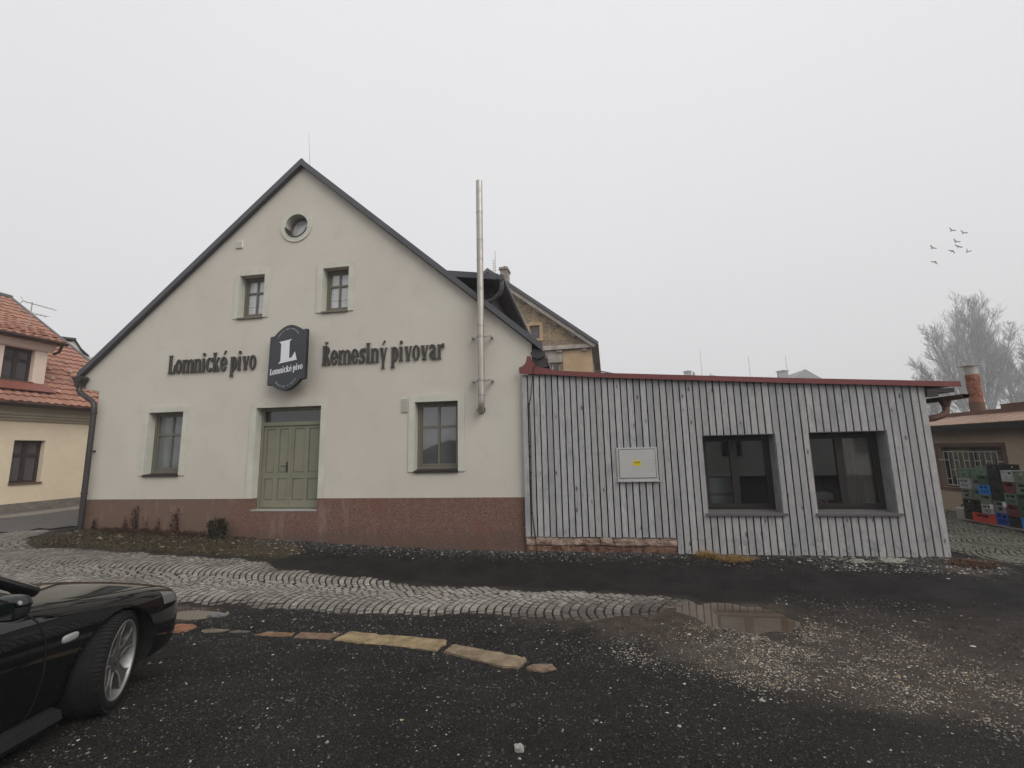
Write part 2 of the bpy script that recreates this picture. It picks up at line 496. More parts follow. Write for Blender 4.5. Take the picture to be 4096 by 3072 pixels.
M['chimney'] = mk('weathered_chimney_masonry', (.33, .29, .25), .95, .15, .5, 7, bump=.04, bsc=14, sat=(.13, .11, .10))
M['rust'] = m_rust()
M['rust_roof'] = mk('faded_brown_sheet_roof', (.30, .19, .14), .6, .3, .25, 1.5)
M['fascia_brown'] = mk('brown_fascia', (.15, .085, .06), .7, .3, .3, 3)
M['tan_wall'] = mk('tan_yard_wall', (.44, .34, .25), .9, .15, .15, 1.2, bump=.004, bsc=60)
M['grille'] = mk('white_painted_grille', (.55, .54, .52), .6, .3, .15, 6)
M['wood_pallet'] = mk('grey_pallet_wood', (.26, .23, .19), .9, .15, .3, 5)
M['asphalt'] = mk('grey_street_asphalt', (.10, .095, .09), .85, .25, .15, 2.5, bump=.006, bsc=120)
M['kerb'] = mk('pale_granite_kerb', (.32, .29, .245), .85, .2, .2, 5, bump=.006, bsc=60)
M['pave'] = mk('footway_paving', (.20, .185, .165), .9, .2, .2, 3)
M['bark'] = mk('mist_paled_bark', (.30, .292, .285), .95, .1, .3, 4)  # bark lightened to carry the mist over the distant trees
M['crow'] = mk('crow_feathers', (.06, .06, .062), .7, .3, .2, 10)
M['paint'] = m_carpaint()
M['rubber'] = mk('tyre_rubber', (.016, .015, .015), .85, .2, .2, 12)
M['rim'] = mk('dusty_alloy', (.36, .355, .345), .5, .5, .25, 9, .7)
M['rim_face'] = mk('gunmetal_spoke_face', (.12, .118, .115), .5, .4, .25, 9, .5)
M['rim_dark'] = mk('dark_brake_metal', (.03, .03, .03), .7, .3, .2, 8, .3)  # dark metal of the brake disc
M['trim'] = mk('matt_black_trim', (.012, .012, .012), .7, .3, .2, 6)
M['lens'] = mk('clear_lamp_lens', (.30, .30, .30), .12, .6, .12, 20)
M['lamp'] = m_glass('grey_lamp_cover', (.13, .13, .132), .05, 1.6)
M['car_glass'] = m_glass('tinted_car_glass', (.006, .010, .009), .02, 1.6)
M['water'] = m_glass('muddy_puddle_water', (.080, .060, .043), .015, 1.33)
M['water'].node_tree.nodes['Principled BSDF'].inputs['IOR'].default_value = 2.1
M['shrub'] = mk('dark_shrub_leaves', (.03, .035, .02), .7, .25, .45, 12, sat=(.05, .03, .02))
M['weed'] = mk('withered_weed_stems', (.062, .036, .027), .9, .1, .4, 12)
M['pale_grass'] = mk('bleached_grass', (.26, .19, .13), .9, .1, .3, 14)
M['straw'] = mk('straw_dry_grass', (.33, .215, .085), .85, .15, .35, 14)
M['brown_grass'] = mk('rusty_dead_grass', (.12, .06, .032), .9, .1, .4, 14)
M['grass'] = mk('dull_winter_grass', (.052, .046, .024), .9, .1, .45, 9)
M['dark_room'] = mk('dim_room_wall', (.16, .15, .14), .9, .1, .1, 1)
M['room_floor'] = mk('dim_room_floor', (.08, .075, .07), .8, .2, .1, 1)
M['vat'] = mk('grey_vat_steel', (.72, .71, .70), .4, .5, .1, 3, .3)
M['freezer_red'] = mk('freezer_red', (.36, .04, .03), .5, .4, .05, 3)
M['freezer_white'] = mk('freezer_white', (.7, .68, .66), .5, .4, .05, 3)
M['curtain'] = mk('beige_blind_cloth', (.62, .56, .48), .9, .1, .1, 2)
M['can_white'] = mk('cloudy_white_plastic', (.42, .40, .37), .6, .3, .1, 4)
M['verge_dark'] = mk('dark_shed_roof', (.03, .028, .027), .8, .2, .2, 2)

# ------------------------------------------------------------------ camera
cam_d = bpy.data.cameras.new('camera'); cam = bpy.data.objects.new('camera', cam_d); COL.objects.link(cam)
cam_d.sensor_width = 36; cam_d.lens = 1750/4096*36; cam_d.clip_start = .05; cam_d.clip_end = 2000
yaw, tilt, roll = 0.1544, 0.1488, 0.0220
cy, sy = math.cos(yaw), math.sin(yaw); ct, st = math.cos(tilt), math.sin(tilt); cr, sr = math.cos(roll), math.sin(roll)
Rz_ = Matrix(((cy,-sy,0),(sy,cy,0),(0,0,1))); Rx_ = Matrix(((1,0,0),(0,ct,-st),(0,st,ct)))
Bs = Matrix(((1,0,0),(0,0,1),(0,-1,0))); Rr = Matrix(((cr,-sr,0),(sr,cr,0),(0,0,1)))
Mc = Rz_ @ Rx_ @ Bs @ Rr @ Matrix(((1,0,0),(0,-1,0),(0,0,-1)))
CAM = Vector((0, -8.7, 2.045))
cam.matrix_world = Matrix.Translation(CAM) @ Mc.to_4x4()
scn.camera = cam

# ------------------------------------------------------------------ ground
ROAD = [(-14.2,-1.5),(-13.2,-.5),(-12.45,.2),(-11.95,.0),(-11.75,-.75),(-10.6,-1.2),(-8.22,-1.16),(-6.94,-1.14),(-5.80,-1.06),(-5.40,-1.36),(-4.74,-1.46),(-3.78,-1.60),(-2.36,-1.78),(-.64,-1.85),(.5,-1.90),(1.33,-2.03),(1.6,-2.35),
        (1.43,-2.55),(.78,-2.88),(.03,-3.06),(-.73,-3.08),(-1.75,-3.02),(-2.94,-3.16),(-3.41,-3.12),(-4.29,-3.15),(-5.57,-3.24),(-8,-3.5),(-14.2,-3.9)]
YARD = [(6.25,.5),(6.5,-.35),(7.3,-.75),(9,-1.2),(14.5,-1.5),(14.5,8),(6.25,8)]
TAN = [(.45,-3.45),(1.24,-3.25),(2.0,-3.3),(2.45,-2.67),(3.1,-3.0),(4.1,-4.2),(4.0,-5.0),(2.9,-4.85),(2.07,-4.6),(1.68,-4.38),(.96,-4.15),(.6,-3.8)]
GRASS = [(-11.8,-.9),(-11.3,.2),(-6.6,.2),(-5.5,-.55),(-5.6,-.95),(-7.5,-1.12),(-10.2,-1.2)]
MUD1 = [(-6.5,-3.35),(-4.75,-3.25),(-4.6,-3.5),(-5.2,-3.8),(-6.5,-3.8)]
MUD2 = [(-.9,-3.0),(.6,-2.6),(1.4,-2.3),(2.5,-2.2),(2.6,-3.1),(1.4,-3.4),(.2,-3.35)]
RIGHTZ = [(2.3,-2.2),(4.5,-2.3),(7.5,-2.6),(8.5,-6.2),(2.9,-6.6),(3.0,-5.0),(1.6,-4.5)]
BROWN = [(5.2,-.05),(5.95,.0),(6.3,-.5),(5.75,-.95),(5.2,-.5)]
ASPH = [(-5.6,-.75),(-4,-.62),(0,-.62),(5,-.8),(7,-1.4),(7.5,-2.2),(3.4,-2.1),(1.5,-1.95),(-1,-1.8),(-3.8,-1.5),(-5.2,-1.3)]
PUD = (1.80, -2.70, .62, .53)
PUD2 = (-5.05, -3.47, .40, .17)

def gbase(x, y):
    x = np.asarray(x, float); y = np.asarray(y, float)
    z = .33*ss(2., 11.5, -x)
    z = z + .11*ss(-1.7, -.1, y)
    z = z + .28*(1-ss(-6.4, -3.9, y))*(1-ss(2, 9, np.abs(x)))
    return z
def puddle(x, y, p, seed=5):
    d = np.hypot((x-p[0])/p[2], (y-p[1])/p[3])
    return d + (fbm(x, y, 3.5, seed)-.5)*.7
def gz(x, y):
    x = np.asarray(x, float); y = np.asarray(y, float)
    z = gbase(x, y)
    near = 1-ss(12, 30, np.hypot(x, y+3))
    rough = np.where(sdpoly(x, y, ASPH) < 0, .35, 1.)
    z = z + near*rough*((fbm(x, y, 1.4, 3)-.5)*.035 + (fbm(x, y, 7., 4)-.5)*.022)
    z = z + near*(1-ss(.0, .55, -y))*(y > -1.2)*(y < .05)*(fbm(x, y, 4., 9))*.035*(x < 6)
    k = 1-ss(.75, 1.15, puddle(x, y, PUD)); z = z*(1-k) + k*(-.045)
    ring = (1-ss(1.0, 1.9, puddle(x, y, PUD)))*(1-k); z = np.maximum(z, -.004*ring + z*(1-ring))
    k2 = 1-ss(.75, 1.15, puddle(x, y, PUD2, 8)); z = z*(1-k2) + k2*(gbase(x, y)-.045)
    # under the setts the earth lies a little lower
    inr = ss(.0, .22, -(sdpoly(x, y, ROAD)+(fbm(x, y, 3, 21)-.5)*.35))
    z = z - inr*.022
    iny = ss(.02, .2, -(sdpoly(x, y, YARD)+(fbm(x, y, 3, 22)-.5)*.4))
    z = z - iny*.02
    return z
def gz1(x, y): return float(gz(np.array([x]), np.array([y]))[0])

def axis(fine0, fine1, step, far0, far1, n):
    a = np.arange(fine0, fine1, step)
    t = np.linspace(0, 1, n+1)[1:]**2.2
    return np.concatenate([(fine0 - t*(fine0-far0))[::-1], a, fine1 + t*(far1-fine1)])
gx = axis(-13.5, 8.5, .05, -118, 118, 22)
gy = axis(-7.4, .5, .045, -58, 150, 26)
GX, GY = np.meshgrid(gx, gy)
GZ = gz(GX, GY)
nx, ny = len(gx), len(gy)
idx = np.arange(nx*ny).reshape(ny, nx)
F = np.stack([idx[:-1,:-1], idx[:-1,1:], idx[1:,1:], idx[1:,:-1]], -1).reshape(-1, 4)
M['ground'] = m_ground()
ground = fast_mesh('ground', np.stack([GX, GY, GZ], -1).reshape(-1, 3), F, M['ground'], True)
def zone(poly, soft, nz=.5, sc=2.5, seed=0):
    return 1-ss(-soft, soft, sdpoly(GX, GY, poly)+(fbm(GX, GY, sc, seed)-.5)*nz)
zt = zone(TAN, .35, .9, 1.8, 31)
zg = zone(GRASS, .12, .35, 3, 32)
zm = np.maximum.reduce([zone(MUD1, .12, .3, 3, 33), zone(MUD2, .2, .5, 3, 34)*.8, zone(RIGHTZ, .6, 1.2, 1.2, 39)*.42, zone(ROAD, .06, .2, 3, 35)*.25, zone(YARD, .1, .3, 3, 37)*.5])
zb = zone(BROWN, .1, .25, 4, 36)
zm = np.maximum(zm, zb)
za = zone(ASPH, .1, .3, 2.5, 38)*(1-zm)
ca = ground.data.color_attributes.new('zones', 'FLOAT_COLOR', 'POINT')
ca.data.foreach_set('color', np.stack([zt*(1-zm), zg, zm*(1-zg), za], -1).astype(np.float32).ravel())
tag(ground, kind='structure')

# water
def pond(name, p, z, seed, label):
    th = np.linspace(0, 2*PI, 49)[:-1]
    m = MB()
    m.prism([(p[0]+math.cos(a)*p[2]*1.35, p[1]+math.sin(a)*p[3]*1.35) for a in th], 'z', z, z-.02)
    o = m.build(name, M['water']); tag(o, kind='structure'); return o
pond('puddle', PUD, -.016, 5, '')
p2z = gz1(PUD2[0]+PUD2[2]*1.2, PUD2[1])
pond('puddle', PUD2, .062, 8, '')

# setts in segmental arches
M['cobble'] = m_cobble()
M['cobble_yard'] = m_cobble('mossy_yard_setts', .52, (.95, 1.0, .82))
def setts(name, poly, lanes, xr, size, rise, seed, hgt=.012, mat=None):
    """lanes: list of (centre, width) across; stones run along x"""
    r = np.random.default_rng(seed)
    Vs = []; tone = []
    xs_n = int((xr[1]-xr[0])/size)
    quads = []
    for (c, w) in lanes:
        na = int(round(w*1.14/size))
        for k in range(xs_n):
            ph = r.uniform(-.5, .5)
            for i in range(-1, na+1):
                t = (i+.5+ph)/na
                if not -.01 < t < 1.01: continue
                y = c+(t-.5)*w; x = xr[0]+(k+.5)*size-rise*(1-(2*t-1)**2)
                sl = rise*4*(2*t-1)/w                    # dx/dy along the arch
                ln = math.hypot(sl, 1); tx, ty = sl/ln, 1/ln; nx_, ny_ = ty, -tx
                hl = w*ln/na/2; hn = size*ty/2           # half along the arch, half across
                e = []
                for dk, di in ((-1,-1),(1,-1),(1,1),(-1,1)):
                    g1 = 1-r.uniform(.13, .22); g2 = 1-r.uniform(.12, .21)
                    e.append((x+nx_*hn*dk*g1+tx*hl*di*g2, y+ny_*hn*dk*g1+ty*hl*di*g2))
                quads.append(e)
    Q = np.array(quads)
    ar = (Q[:,0,0]-Q[:,2,0])*(Q[:,1,1]-Q[:,3,1])-(Q[:,0,1]-Q[:,2,1])*(Q[:,1,0]-Q[:,3,0])
    Q = np.where((ar < 0)[:,None,None], Q[:,::-1], Q)
    cen = Q.mean(1)
    wob = np.stack([(fbm(cen[:,0], cen[:,1], .8, seed+3)-.5)*.06, (fbm(cen[:,0], cen[:,1], .8, seed+4)-.5)*.06], -1)
    Q = Q + wob[:,None,:]; cen = Q.mean(1)
    sd = sdpoly(cen[:,0], cen[:,1], poly) + (fbm(cen[:,0], cen[:,1], 2.5, seed+5)-.5)*.35
    keep = sd < .0
    Q = Q[keep]; cen = cen[keep]; sd = sd[keep]
    n = len(Q)
    base = gbase(cen[:,0], cen[:,1])
    near = (fbm(cen[:,0], cen[:,1], 1.4, 3)-.5)*.035
    sink = ss(-.22, .0, sd)*.02
    mudf = 1-ss(-.15, .75, sdpoly(cen[:,0], cen[:,1], MUD2)+(fbm(cen[:,0], cen[:,1], 2.5, 50)-.5)*.5)
    puds = 1-ss(.9, 1.4, puddle(cen[:,0], cen[:,1], PUD))
    z = base + near + hgt*r.uniform(.75, 1.15, n) - sink - mudf*.012 - puds*.05 - .004
    tilt_ = r.normal(0, .035, (n, 2))
    out = []
    for scale, dz in ((1.0, -.022), (.97, -.004), (.80, .003)):
        P2 = cen[:,None,:] + (Q-cen[:,None,:])*scale
        zz = z[:,None] + dz + ((P2-cen[:,None,:])*tilt_[:,None,:]).sum(-1)
        out.append(np.concatenate([P2, zz[...,None]], -1))
    V = np.concatenate(out, 1)                      # n,12,3
    f = []
    for a in (0, 4):
        for q in range(4):
            p = (q+1) % 4
            f.append((a+q, a+p, a+4+p, a+4+q))
    f.append((8, 9, 10, 11))
    f = np.array(f)
    Fc = (f[None] + (np.arange(n)*12)[:,None,None]).reshape(-1, 4)
    o = fast_mesh(name, V.reshape(-1, 3), Fc, mat or M['cobble'], False)
    t = np.stack([r.uniform(0, 1, n), r.uniform(0, 1, n), np.clip(mudf*1.0+ss(-.25, 0, sd)*.6+r.uniform(-.2, .2, n)+.42*ss(4.5, 10.5, -cen[:,0])+.55*(fbm(cen[:,0], cen[:,1], .7, 91)-.42), 0, 1), np.ones(n)], -1)
    at = o.data.color_attributes.new('tone', 'FLOAT_COLOR', 'POINT')
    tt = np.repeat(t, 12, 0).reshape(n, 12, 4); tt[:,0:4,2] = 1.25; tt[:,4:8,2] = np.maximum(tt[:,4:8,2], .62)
    at.data.foreach_set('color', tt.astype(np.float32).ravel())
    tag(o, kind='structure'); return o
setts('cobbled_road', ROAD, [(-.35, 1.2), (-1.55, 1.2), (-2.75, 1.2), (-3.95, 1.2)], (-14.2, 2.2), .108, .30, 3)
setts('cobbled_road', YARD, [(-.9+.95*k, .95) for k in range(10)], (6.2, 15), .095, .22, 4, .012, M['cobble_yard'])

# loose stones
def pebbles(name, xy, size, cols, mat, flat=.6, kind='stuff', lift=.25):
    n = len(xy)
    base = np.array([(1,0,0),(.3,.95,0),(-.8,.6,0),(-.8,-.6,0),(.3,-.95,0),(.1,.05,1),(0,0,-1)], float)
    faces = np.array([(0,1,5),(1,2,5),(2,3,5),(3,4,5),(4,0,5),(1,0,6),(2,1,6),(3,2,6),(4,3,6),(0,4,6)])
    j = 1 + rng.uniform(-.35, .35, (n, 7, 3))
    V = base[None]*j
    sx = size[:,None]*rng.uniform(.75, 1.35, (n, 1)); s_y = size[:,None]*rng.uniform(.65, 1., (n, 1)); sz = size[:,None]*flat*rng.uniform(.6, 1.2, (n, 1))
    V[:,:,0] *= sx; V[:,:,1] *= s_y; V[:,:,2] *= sz
    a = rng.uniform(0, 2*PI, n); c, s = np.cos(a)[:,None], np.sin(a)[:,None]
    x = V[:,:,0]*c - V[:,:,1]*s; y = V[:,:,0]*s + V[:,:,1]*c
    V[:,:,0] = x + xy[:,0][:,None]; V[:,:,1] = y + xy[:,1][:,None]
    V[:,:,2] += (gz(xy[:,0], xy[:,1]) + size*flat*lift)[:,None]
    Fc = (faces[None] + (np.arange(n)*7)[:,None,None]).reshape(-1, 3)
    o = fast_mesh(name, V.reshape(-1, 3), Fc, mat, False)
    at = o.data.color_attributes.new('tone', 'FLOAT_COLOR', 'POINT')
    at.data.foreach_set('color', np.repeat(np.concatenate([cols, np.ones((n, 1))], 1), 7, 0).astype(np.float32).ravel())
    return o
def clear_mask(x, y):
    """keep loose stones out of walls, water and off the setts"""
    ok = (y < -.03) & (puddle(x, y, PUD) > .98) & (puddle(x, y, PUD2, 8) > .98)
    return ok
def pick(n, cols, w):
    i = rng.choice(len(cols), n, p=np.array(w)/sum(w)); c = np.array(cols)[i]
    return np.clip(c*rng.uniform(.75, 1.25, (n, 1)), 0, 1)
M['pebble'] = m_attr('loose_pebbles', .8, .15)
GREY = [(.03,.029,.028),(.05,.048,.046),(.075,.07,.067),(.12,.115,.11)]
PALE = [(.42,.40,.36),(.30,.27,.22),(.34,.24,.13),(.20,.19,.18)]
pos = []; siz = []; colr = []
# tan patch
n = 60000; x = rng.uniform(.2, 4.4, n); y = rng.uniform(-5.3, -2.3, n)
d = sdpoly(x, y, TAN) + (fbm(x, y, 2.2, 31)-.5)*.9
k = (rng.uniform(0, 1, n) < (1-ss(-.45, .35, d))*(.15+.85*ss(.3, .65, fbm(x, y, 3, 61)))*(1-.55*ss(1.6, 3.6, x))*.95) & clear_mask(x, y)
pos.append(np.stack([x[k], y[k]], -1)); siz.append(rng.lognormal(math.log(.0056), .38, k.sum())); colr.append(pick(k.sum(), PALE+[(.13,.105,.08)], [3, 4, 1.6, 2.5, 3.5]))
# foreground scatter: dark chips with pale ones among them
n = 30000; x = rng.uniform(-4.6, 5.5, n); y = rng.uniform(-7.4, -3.1, n)
k = (rng.uniform(0, 1, n) < .25+.75*fbm(x, y, 1.6, 71)) & clear_mask(x, y)
pos.append(np.stack([x[k], y[k]], -1)); siz.append(rng.lognormal(math.log(.0058), .42, k.sum())); colr.append(pick(k.sum(), GREY+PALE[:2], [4, 4, 4, 1.4, .08, .08]))
n = 1900; x = rng.uniform(-4.8, 7, n); y = rng.uniform(-7.4, -3.0, n); k = clear_mask(x, y)
pos.append(np.stack([x[k], y[k]], -1)); siz.append(rng.lognormal(math.log(.0052), .42, k.sum())); colr.append(pick(k.sum(), PALE, [4, 2, .7, 3]))
n = 42000; x = rng.uniform(-4.6, 4.5, n); y = rng.uniform(-6.6, -3.2, n)
k = (rng.uniform(0, 1, n) < ss(.3, .65, fbm(x, y, 1.9, 77))) & clear_mask(x, y)
pos.append(np.stack([x[k], y[k]], -1)); siz.append(rng.lognormal(math.log(.0032), .35, k.sum())); colr.append(pick(k.sum(), GREY+PALE[:2]+[(.19,.185,.18)], [4, 4, 4, 1.6, .16, .1, .5]))
# right-hand gravel
n = 9000; x = rng.uniform(2.4, 8.5, n); y = rng.uniform(-4.5, -.6, n); k = (rng.uniform(0, 1, n) < ss(.35, .7, fbm(x, y, 1.3, 74))) & clear_mask(x, y) & ((sdpoly(x, y, ASPH) > -.2))
pos.append(np.stack([x[k], y[k]], -1)); siz.append(rng.lognormal(math.log(.009), .4, k.sum())); colr.append(pick(k.sum(), GREY+PALE[:2], [3, 4, 4, 3, .5, .5]))
# along the walls
n = 11000; x = rng.uniform(-6.6, 6.4, n); y = -np.abs(rng.normal(0, .26, n))-.03; k = (y > -1.0)
pos.append(np.stack([x[k], y[k]], -1)); siz.append(rng.lognormal(math.log(.011), .42, k.sum())); colr.append(pick(k.sum(), GREY+PALE[:2], [4, 4, 3, 2, .35, .3]))
n = 1800; x = rng.uniform(3.6, 6.3, n); y = rng.uniform(-.85, -.1, n)
pos.append(np.stack([x, y], -1)); siz.append(rng.lognormal(math.log(.013), .4, n)); colr.append(pick(n, GREY+PALE[:2], [1, 2, 4, 5, 1.2, 1]))
# strip between setts and the dark gravel
n = 5000; x = rng.uniform(-6, 2.5, n); y = rng.uniform(-4.2, -2.9, n); k = (sdpoly(x, y, ROAD) > -.1) & clear_mask(x, y)
pos.append(np.stack([x[k], y[k]], -1)); siz.append(rng.lognormal(math.log(.007), .45, k.sum())); colr.append(pick(k.sum(), GREY+PALE[:2], [4, 4, 3, 2, .2, .2]))
# leaf and rubble litter on the grassy verge
n = 1500; x = rng.uniform(-11.2, -5.3, n); y = rng.uniform(-1.1, -.05, n); k = sdpoly(x, y, GRASS) < .1
pos.append(np.stack([x[k], y[k]], -1)); siz.append(rng.lognormal(math.log(.014), .5, k.sum())); colr.append(pick(k.sum(), [(.06,.045,.03),(.12,.085,.055),(.30,.26,.19),(.17,.14,.11)], [4, 3, .7, 2]))
peb = pebbles('loose_gravel', np.concatenate(pos), np.concatenate(siz), np.concatenate(colr), M['pebble'])
tag(peb, 'loose gravel and pale pebbles scattered over the dark ground', 'gravel', kind='stuff')

# grass on the verge (uncountable)
def blades(n, xr, yr, poly, hr, seed, lean=.5, w=.006, sdv=.0):
    r = np.random.default_rng(seed)
    x = r.uniform(*xr, n); y = r.uniform(*yr, n)
    k = (sdpoly(x, y, poly) + (fbm(x, y, 3, seed)-.5)*.3 < sdv) & (y < -.015) & (r.uniform(0, 1, n) < .2+fbm(x, y, 2.5, seed+1))
    x = x[k]; y = y[k]; n = len(x); z = gz(x, y)-.005
    h = r.uniform(*hr, n); a = r.uniform(0, 2*PI, n); l = h*r.uniform(.1, lean*2, n)
    dx, dy = np.cos(a)*l, np.sin(a)*l; px, py = -np.sin(a)*w, np.cos(a)*w
    V = np.stack([np.stack([x-px, y-py, z], -1), np.stack([x+px, y+py, z], -1), np.stack([x+dx*.4+px*.7, y+dy*.4+py*.7, z+h*.6], -1), np.stack([x+dx*.4-px*.7, y+dy*.4-py*.7, z+h*.6], -1), np.stack([x+dx, y+dy, z+h*.95], -1)], 1)
    V[:,:,1] = np.minimum(V[:,:,1], -.01)
    f4 = np.array([(0,1,2,3)]); f3 = np.array([(3,2,4,4)])
    F_ = np.array([(0,1,2),(0,2,3),(3,2,4)])
    return V.reshape(-1, 3), (F_[None]+(np.arange(n)*5)[:,None,None]).reshape(-1, 3)
V_, F_ = blades(6500, (-11.7, -6.8), (-1.2, 0), GRASS, (.015, .06), 81, 1.0)
g_ = fast_mesh('grass', V_, F_, M['grass'])
tag(g_, 'short dull winter grass along the foot of the plaster gable', 'grass', kind='stuff')

# street and footway at the left
o = MB()
sx_ = np.linspace(-16.05, -11.7, 30); sy_ = np.linspace(-4, 40, 110)
SXg, SYg = np.meshgrid(sx_, sy_); SZg = gz(SXg, SYg)+.02
STREET = [(-16.1,-3.4),(-14.9,-2.3),(-13.1,-.45),(-12.35,.35),(-11.7,1.2),(-11.7,41),(-16.1,41)]
sd_ = sdpoly((SXg[:-1,:-1]+SXg[1:,1:])/2, (SYg[:-1,:-1]+SYg[1:,1:])/2, STREET)
for j in range(109):
    for i in range(29):
        if sd_[j, i] < .12:
            o.quad(*[(SXg[q], SYg[q], SZg[q]) for q in ((j,i),(j,i+1),(j+1,i+1),(j+1,i))])
tag(o.build('street', M['asphalt']), kind='structure')
m = MB(); gl = .44
m.prism([(-16.95,-6),(-16.18,-6),(-16.18,40),(-16.95,40)], 'z', gl-.3, gl+.055)
tag(m.build('footway', M['pave']), kind='structure')
m = MB()
m.prism([(-16.18,-6),(-16.02,-6),(-16.02,40),(-16.18,40)], 'z', gl-.3, gl+.058)
tag(m.build('street_kerb', M['kerb']), kind='structure')

# ------------------------------------------------------------------ kerb stones set in the ground
def kerb_stone(pts, top, col, label, name='kerb_stone'):
    c = np.mean(pts, 0)
    # finer, slightly ragged outline
    o = []
    n = len(pts)
    for i in range(n):
        a = np.array(pts[i]); b = np.array(pts[(i+1) % n])
        L = np.linalg.norm(b-a); k = max(1, int(L/.05))
        for j in range(k):
            p = a+(b-a)*j/k
            if 0 < j: p = p + rng.normal(0, .006, 2)
            o.append(p)
    o = np.array(o); inner = c+(o-c)*np.array([.975, .94])
    zb = gz(o[:,0], o[:,1])
    m = MB(); n = len(o)
    zt = gbase(o[:,0], o[:,1]) + top
    vs = [(p[0], p[1], z-.06) for p, z in zip(o, zb)] + [(p[0], p[1], z-.008) for p, z in zip(o, zt)] + [(p[0], p[1], z+rng.normal(0, .002)) for p, z in zip(inner, zt)]
    m.add(vs, [(i, (i+1) % n, n+(i+1) % n, n+i) for i in range(n)] + [(n+i, n+(i+1) % n, 2*n+(i+1) % n, 2*n+i) for i in range(n)])
    tri = tessellate_polygon([[Vector((p[0], p[1], 0)) for p in inner]])
    m.add(vs[2*n:], [tuple(t) for t in tri])
    mt = mk(name+'_granite', col, .9, .12, .42, 9, bump=.02, bsc=70)
    k = name == 'kerb_stone'
    return m.top(name, mt, label, 'kerb stone' if k else 'concrete', 'old kerb stones in the ground' if k else None)
KS = [
 ([(-4.80,-3.99),(-4.86,-3.84),(-4.68,-3.79),(-4.57,-3.84),(-4.54,-4.03),(-4.71,-4.06)], .012, (.25,.125,.075), 'short orange kerb stone beside the car bumper, first of the row'),
 ([(-4.44,-3.91),(-4.37,-3.865),(-4.14,-3.83),(-4.19,-3.91),(-4.36,-3.96)], .008, (.20,.165,.125), 'half buried greyish kerb stone next to the orange one'),
 ([(-4.10,-3.89),(-4.03,-3.83),(-3.87,-3.83),(-3.90,-3.88)], .008, (.155,.145,.12), 'smallest half buried grey kerb stone, third from the car'),
 ([(-3.76,-3.92),(-3.67,-3.81),(-3.34,-3.78),(-3.33,-3.87),(-3.54,-3.93)], .010, (.24,.15,.095), 'thin orange brown kerb stone left of the pinkish one'),
 ([(-3.28,-3.90),(-3.28,-3.77),(-2.81,-3.72),(-2.86,-3.89),(-3.07,-3.91)], .012, (.22,.145,.105), 'pinkish brown kerb stone touching the long yellow one'),
 ([(-2.79,-3.91),(-2.74,-3.68),(-1.55,-3.77),(-1.53,-3.84),(-1.58,-4.01)], .022, (.32,.245,.145), 'long yellow kerb stone in the middle of the row'),
 ([(-1.50,-4.03),(-1.44,-3.86),(-1.0,-3.97),(-.63,-4.11),(-.68,-4.31),(-.83,-4.31)], .020, (.265,.205,.14), 'long tan kerb stone right of the yellow one'),
 ([(-.61,-4.32),(-.55,-4.22),(-.37,-4.20),(-.33,-4.30),(-.46,-4.38)], .016, (.235,.165,.12), 'small rounded tan kerb stone at the right end of the row')]
for k in KS: kerb_stone(*k)

kerb_stone([(3.95,-.22),(4.05,-.13),(5.0,-.12),(5.25,-.2),(5.0,-.40),(4.3,-.44)], .012, (.33,.325,.27), 'pale broken concrete strip in the ground at the foot of the annexe', 'concrete_strip')
def rock(name, loc, s, mat, label, cat='stone', seed=1):
    r = random.Random(seed)
    bm = bmesh.new(); bmesh.ops.create_icosphere(bm, subdivisions=2, radius=1)
    for v in bm.verts:
        d = 1+.35*(noise.noise(v.co*1.3+Vector((seed, 0, 0))))+.12*noise.noise(v.co*4)
        v.co = Vector((v.co.x*s[0]*d, v.co.y*s[1]*d, v.co.z*s[2]*d))
    m = MB(); m.bm(bm); z = gz1(loc[0], loc[1])
    m.v = [(p[0]+loc[0], p[1]+loc[1], p[2]+z+s[2]*.55) for p in m.v]
    return m.top(name, mat, label, cat)
M['grey_rock'] = mk('grey_loose_rock', (.30,.285,.265), .85, .2, .4, 18, bump=.01, bsc=60)
M['dark_rock'] = mk('blue_grey_flat_rock', (.16,.16,.165), .8, .25, .3, 12, bump=.01, bsc=60)
rock('loose_stone', (-.46,-5.78), (.034,.027,.024), M['grey_rock'], 'fist sized pale grey stone lying alone on the foreground gravel', seed=3)
rock('loose_stone', (-4.64,-3.50), (.10,.06,.03), M['dark_rock'], 'flat blue grey stone at the edge of the mud near the car', seed=5)

# ------------------------------------------------------------------ brewery: gable house
BX0, BX1 = -11.34, -.93
APEX = (-6.275, 8.965)
brew = thing('brewery_house', 'cream plastered gable house with red brown plinth and dark metal roof', 'house', (-6.2, 0, .2))
def vz(x):       # underside of the verge on the gable plane
    return 8.892-.853*abs(x+6.355) if x < -6.355 else 8.892-.868*abs(x+6.355)
PT = 1.12        # plinth top
DEP = 11.0
holes = {
 'LL': (-9.875,-8.96,1.63,3.07), 'LR': (-3.42,-2.49,1.63,3.07), 'UL': (-7.755,-7.11,5.17,6.215), 'UR': (-5.64,-5.01,5.17,6.215)}
dx0, dx1, dz0, dz1 = -7.10, -5.545, .872, 3.08
def rect(a): return [(a[0],a[2]),(a[1],a[2]),(a[1],a[3]),(a[0],a[3])]
RC = (-6.375, 6.70-.0); RCZ = 7.335
circ = lambda cx, cz, r, n=40: [(cx+r*math.cos(2*PI*i/n), cz+r*math.sin(2*PI*i/n)) for i in range(n)]
rcx, rcz, rr = -6.375, 7.335, .285
m = MB()
outer = [(BX0,PT),(dx0,PT),(dx0,dz1),(dx1,dz1),(dx1,PT),(BX1,PT),(BX1,vz(BX1)),(-6.355,8.892),(-11.83,vz(-11.83)),(-11.83,3.70),(BX0,3.645)]
